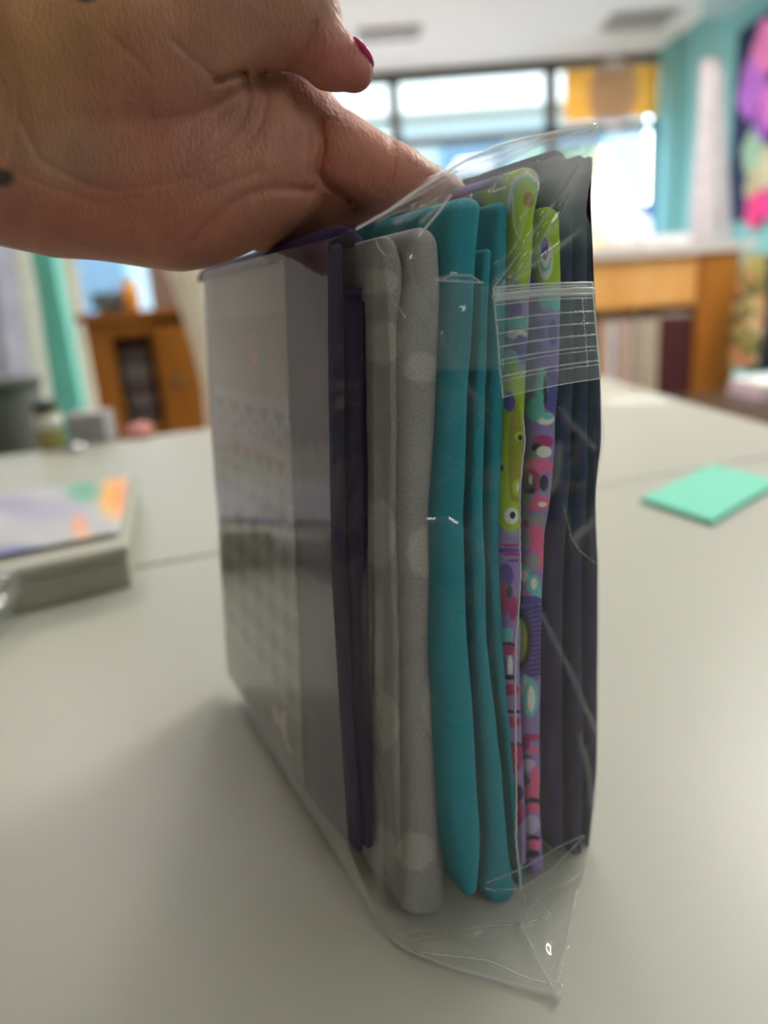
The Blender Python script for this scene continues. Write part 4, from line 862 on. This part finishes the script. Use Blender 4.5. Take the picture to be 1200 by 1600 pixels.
    for pts, w, dep in (
        ([(338, 128), (355, 122), (384, 111)], 5, .0022),
        ([(383, 113), (391, 150), (381, 187), (352, 222), (318, 250), (276, 276)], 4.5, .0012),
        ([(409, 108), (417, 150), (409, 190), (384, 225), (345, 254), (300, 279), (240, 290), (175, 299), (130, 286), (62, 250), (36, 195)], 6, .0013),
        ([(399, 112), (405, 150), (397, 185)], 3, .0006),
        ([(500, 190), (506, 232), (497, 268), (511, 287), (548, 314)], 5, .0024),
        ([(486, 298), (425, 294), (374, 310), (335, 340), (303, 376)], 7, .0014),
        ([(405, 268), (342, 290), (262, 330), (232, 360)], 6, .0010),
        ([(492, 36), (474, 76), (450, 103)], 5, .0014),
        ([(268, 62), (318, 108), (342, 126)], 4.5, .0009), ([(175, 60), (210, 90), (240, 122)], 5, .0007),
        ([(612, 222), (608, 260), (594, 302)], 4, .0007), ([(619, 228), (616, 262), (604, 302)], 3, .0005),
        ([(20, 268), (70, 290), (130, 311), (156, 318), (215, 308)], 5, .0008), ([(30, 120), (28, 180), (12, 260)], 6, .0007),
        ([(455, 150), (470, 190), (468, 235)], 9, .0007), ([(480, 165), (492, 200), (490, 240)], 6, .0006),
        ([(230, 130), (200, 190), (170, 240)], 8, .0004), ([(290, 150), (240, 215), (190, 262)], 8, .0004), ([(330, 160), (290, 215), (240, 262)], 8, .0005), ([(355, 150), (330, 200), (290, 245)], 6, .0004)):
        crease(pts, w, dep)
    g = openvdb.FloatGrid(); g.background = .02; g.copyFromArray(np.ascontiguousarray(np.clip(SD, -.02, .02)).astype(np.float32))
    pts, quads = g.convertToQuads(isovalue=0.0)
    pc = lo + np.asarray(pts, float) * vox
    Wd = C + pc[:, :1] * R + pc[:, 1:2] * (-U) + pc[:, 2:3] * F
    return Wd, np.asarray(quads), pc
HV, HQ, HP = hand_mesh()
HX, HY = 600 + FPX * HP[:, 0] / HP[:, 2], 800 + FPX * HP[:, 1] / HP[:, 2]
hc = np.tile(lin((180, 128, 108)), (len(HV), 1))
def tint(cx, cy, rx, ry, c, amt, soft=.6):
    global hc
    qd = np.hypot((HX - cx) / rx, (HY - cy) / ry); w = (np.clip((1 + soft - qd) / (2 * soft), 0, 1) * amt)[:, None]; hc = hc * (1 - w) + lin(c) * w
tint(60, 60, 200, 150, (190, 142, 98), .8); tint(250, 170, 120, 110, (178, 112, 98), .7); tint(540, 100, 80, 60, (190, 106, 100), .8); tint(560, 250, 120, 90, (196, 118, 98), .8); tint(200, 350, 260, 60, (180, 104, 86), .7); tint(110, 240, 70, 40, (160, 134, 112), .5)
tint(4, 278, 18, 14, (58, 58, 64), .9, .4); tint(134, -4, 16, 8, (60, 60, 68), .9, .4)
def skin_mat():
    m = print_mat('skin', .48, spec=.4, sss=.18); n, l = m.node_tree.nodes, m.node_tree.links; b = n['Principled BSDF']
    tc = n.new('ShaderNodeTexCoord'); vz = n.new('ShaderNodeTexVoronoi'); vz.inputs['Scale'].default_value = 900; nz = n.new('ShaderNodeTexNoise'); nz.inputs['Scale'].default_value = 260; nz.inputs['Detail'].default_value = 5
    mp = n.new('ShaderNodeMapping'); mp.inputs['Scale'].default_value = (1, 1, .45); mp.inputs['Rotation'].default_value = (0, .6, .3)
    l.new(tc.outputs['Object'], mp.inputs[0]); l.new(mp.outputs[0], vz.inputs['Vector']); l.new(mp.outputs[0], nz.inputs['Vector'])
    ad = n.new('ShaderNodeMath'); ad.operation = 'MULTIPLY_ADD'; ad.inputs[1].default_value = .5; l.new(vz.outputs['Distance'], ad.inputs[0]); l.new(nz.outputs['Fac'], ad.inputs[2])
    bp = n.new('ShaderNodeBump'); bp.inputs['Strength'].default_value = .5; bp.inputs['Distance'].default_value = .0007; l.new(ad.outputs[0], bp.inputs['Height']); l.new(bp.outputs[0], b.inputs['Normal'])
    nb = n.new('ShaderNodeTexNoise'); nb.inputs['Scale'].default_value = 70; nb.inputs['Detail'].default_value = 4; l.new(tc.outputs['Object'], nb.inputs['Vector'])
    mr = n.new('ShaderNodeMapRange'); mr.inputs['From Min'].default_value = .3; mr.inputs['From Max'].default_value = .7; mr.inputs['To Min'].default_value = .84; mr.inputs['To Max'].default_value = 1.12; l.new(nb.outputs['Fac'], mr.inputs['Value'])
    mx = n.new('ShaderNodeMix'); mx.data_type = 'RGBA'; mx.blend_type = 'MULTIPLY'; mx.inputs['Factor'].default_value = 1
    src = b.inputs['Base Color'].links[0].from_socket; l.new(src, mx.inputs[6]); l.new(mr.outputs[0], mx.inputs[7]); l.new(mx.outputs[2], b.inputs['Base Color'])
    return m
hb = HV.mean(0)
hand = thing('hand', 'bare left hand reaching in from the left over the top of the pack', 'hand', (hb[0], hb[1], HV[:, 2].min()))
mesh('palm_and_fingers', HV, HQ, skin_mat(), hand, col=hc)
def camvec(x, y, z): v = R * x - U * y + F * z; return v / np.linalg.norm(v)
ax = [camvec(.70, .71, .05), camvec(-.05, .02, 1), camvec(.71, -.70, .03)]
Pn = atd(565, 83, .2075)
nm = bpy.data.materials.new('nail_polish'); nm.use_nodes = True; nb_ = nm.node_tree.nodes['Principled BSDF']; nb_.inputs['Base Color'].default_value = rgba((228, 84, 146)); nb_.inputs['Roughness'].default_value = .15
nl = ellipsoid('thumbnail', Pn, (27 / FPX * .2085, 24 / FPX * .2085, 6.5 / FPX * .2085), nm, hand, 24, ax); nl['label'] = 'glossy pink painted thumbnail'
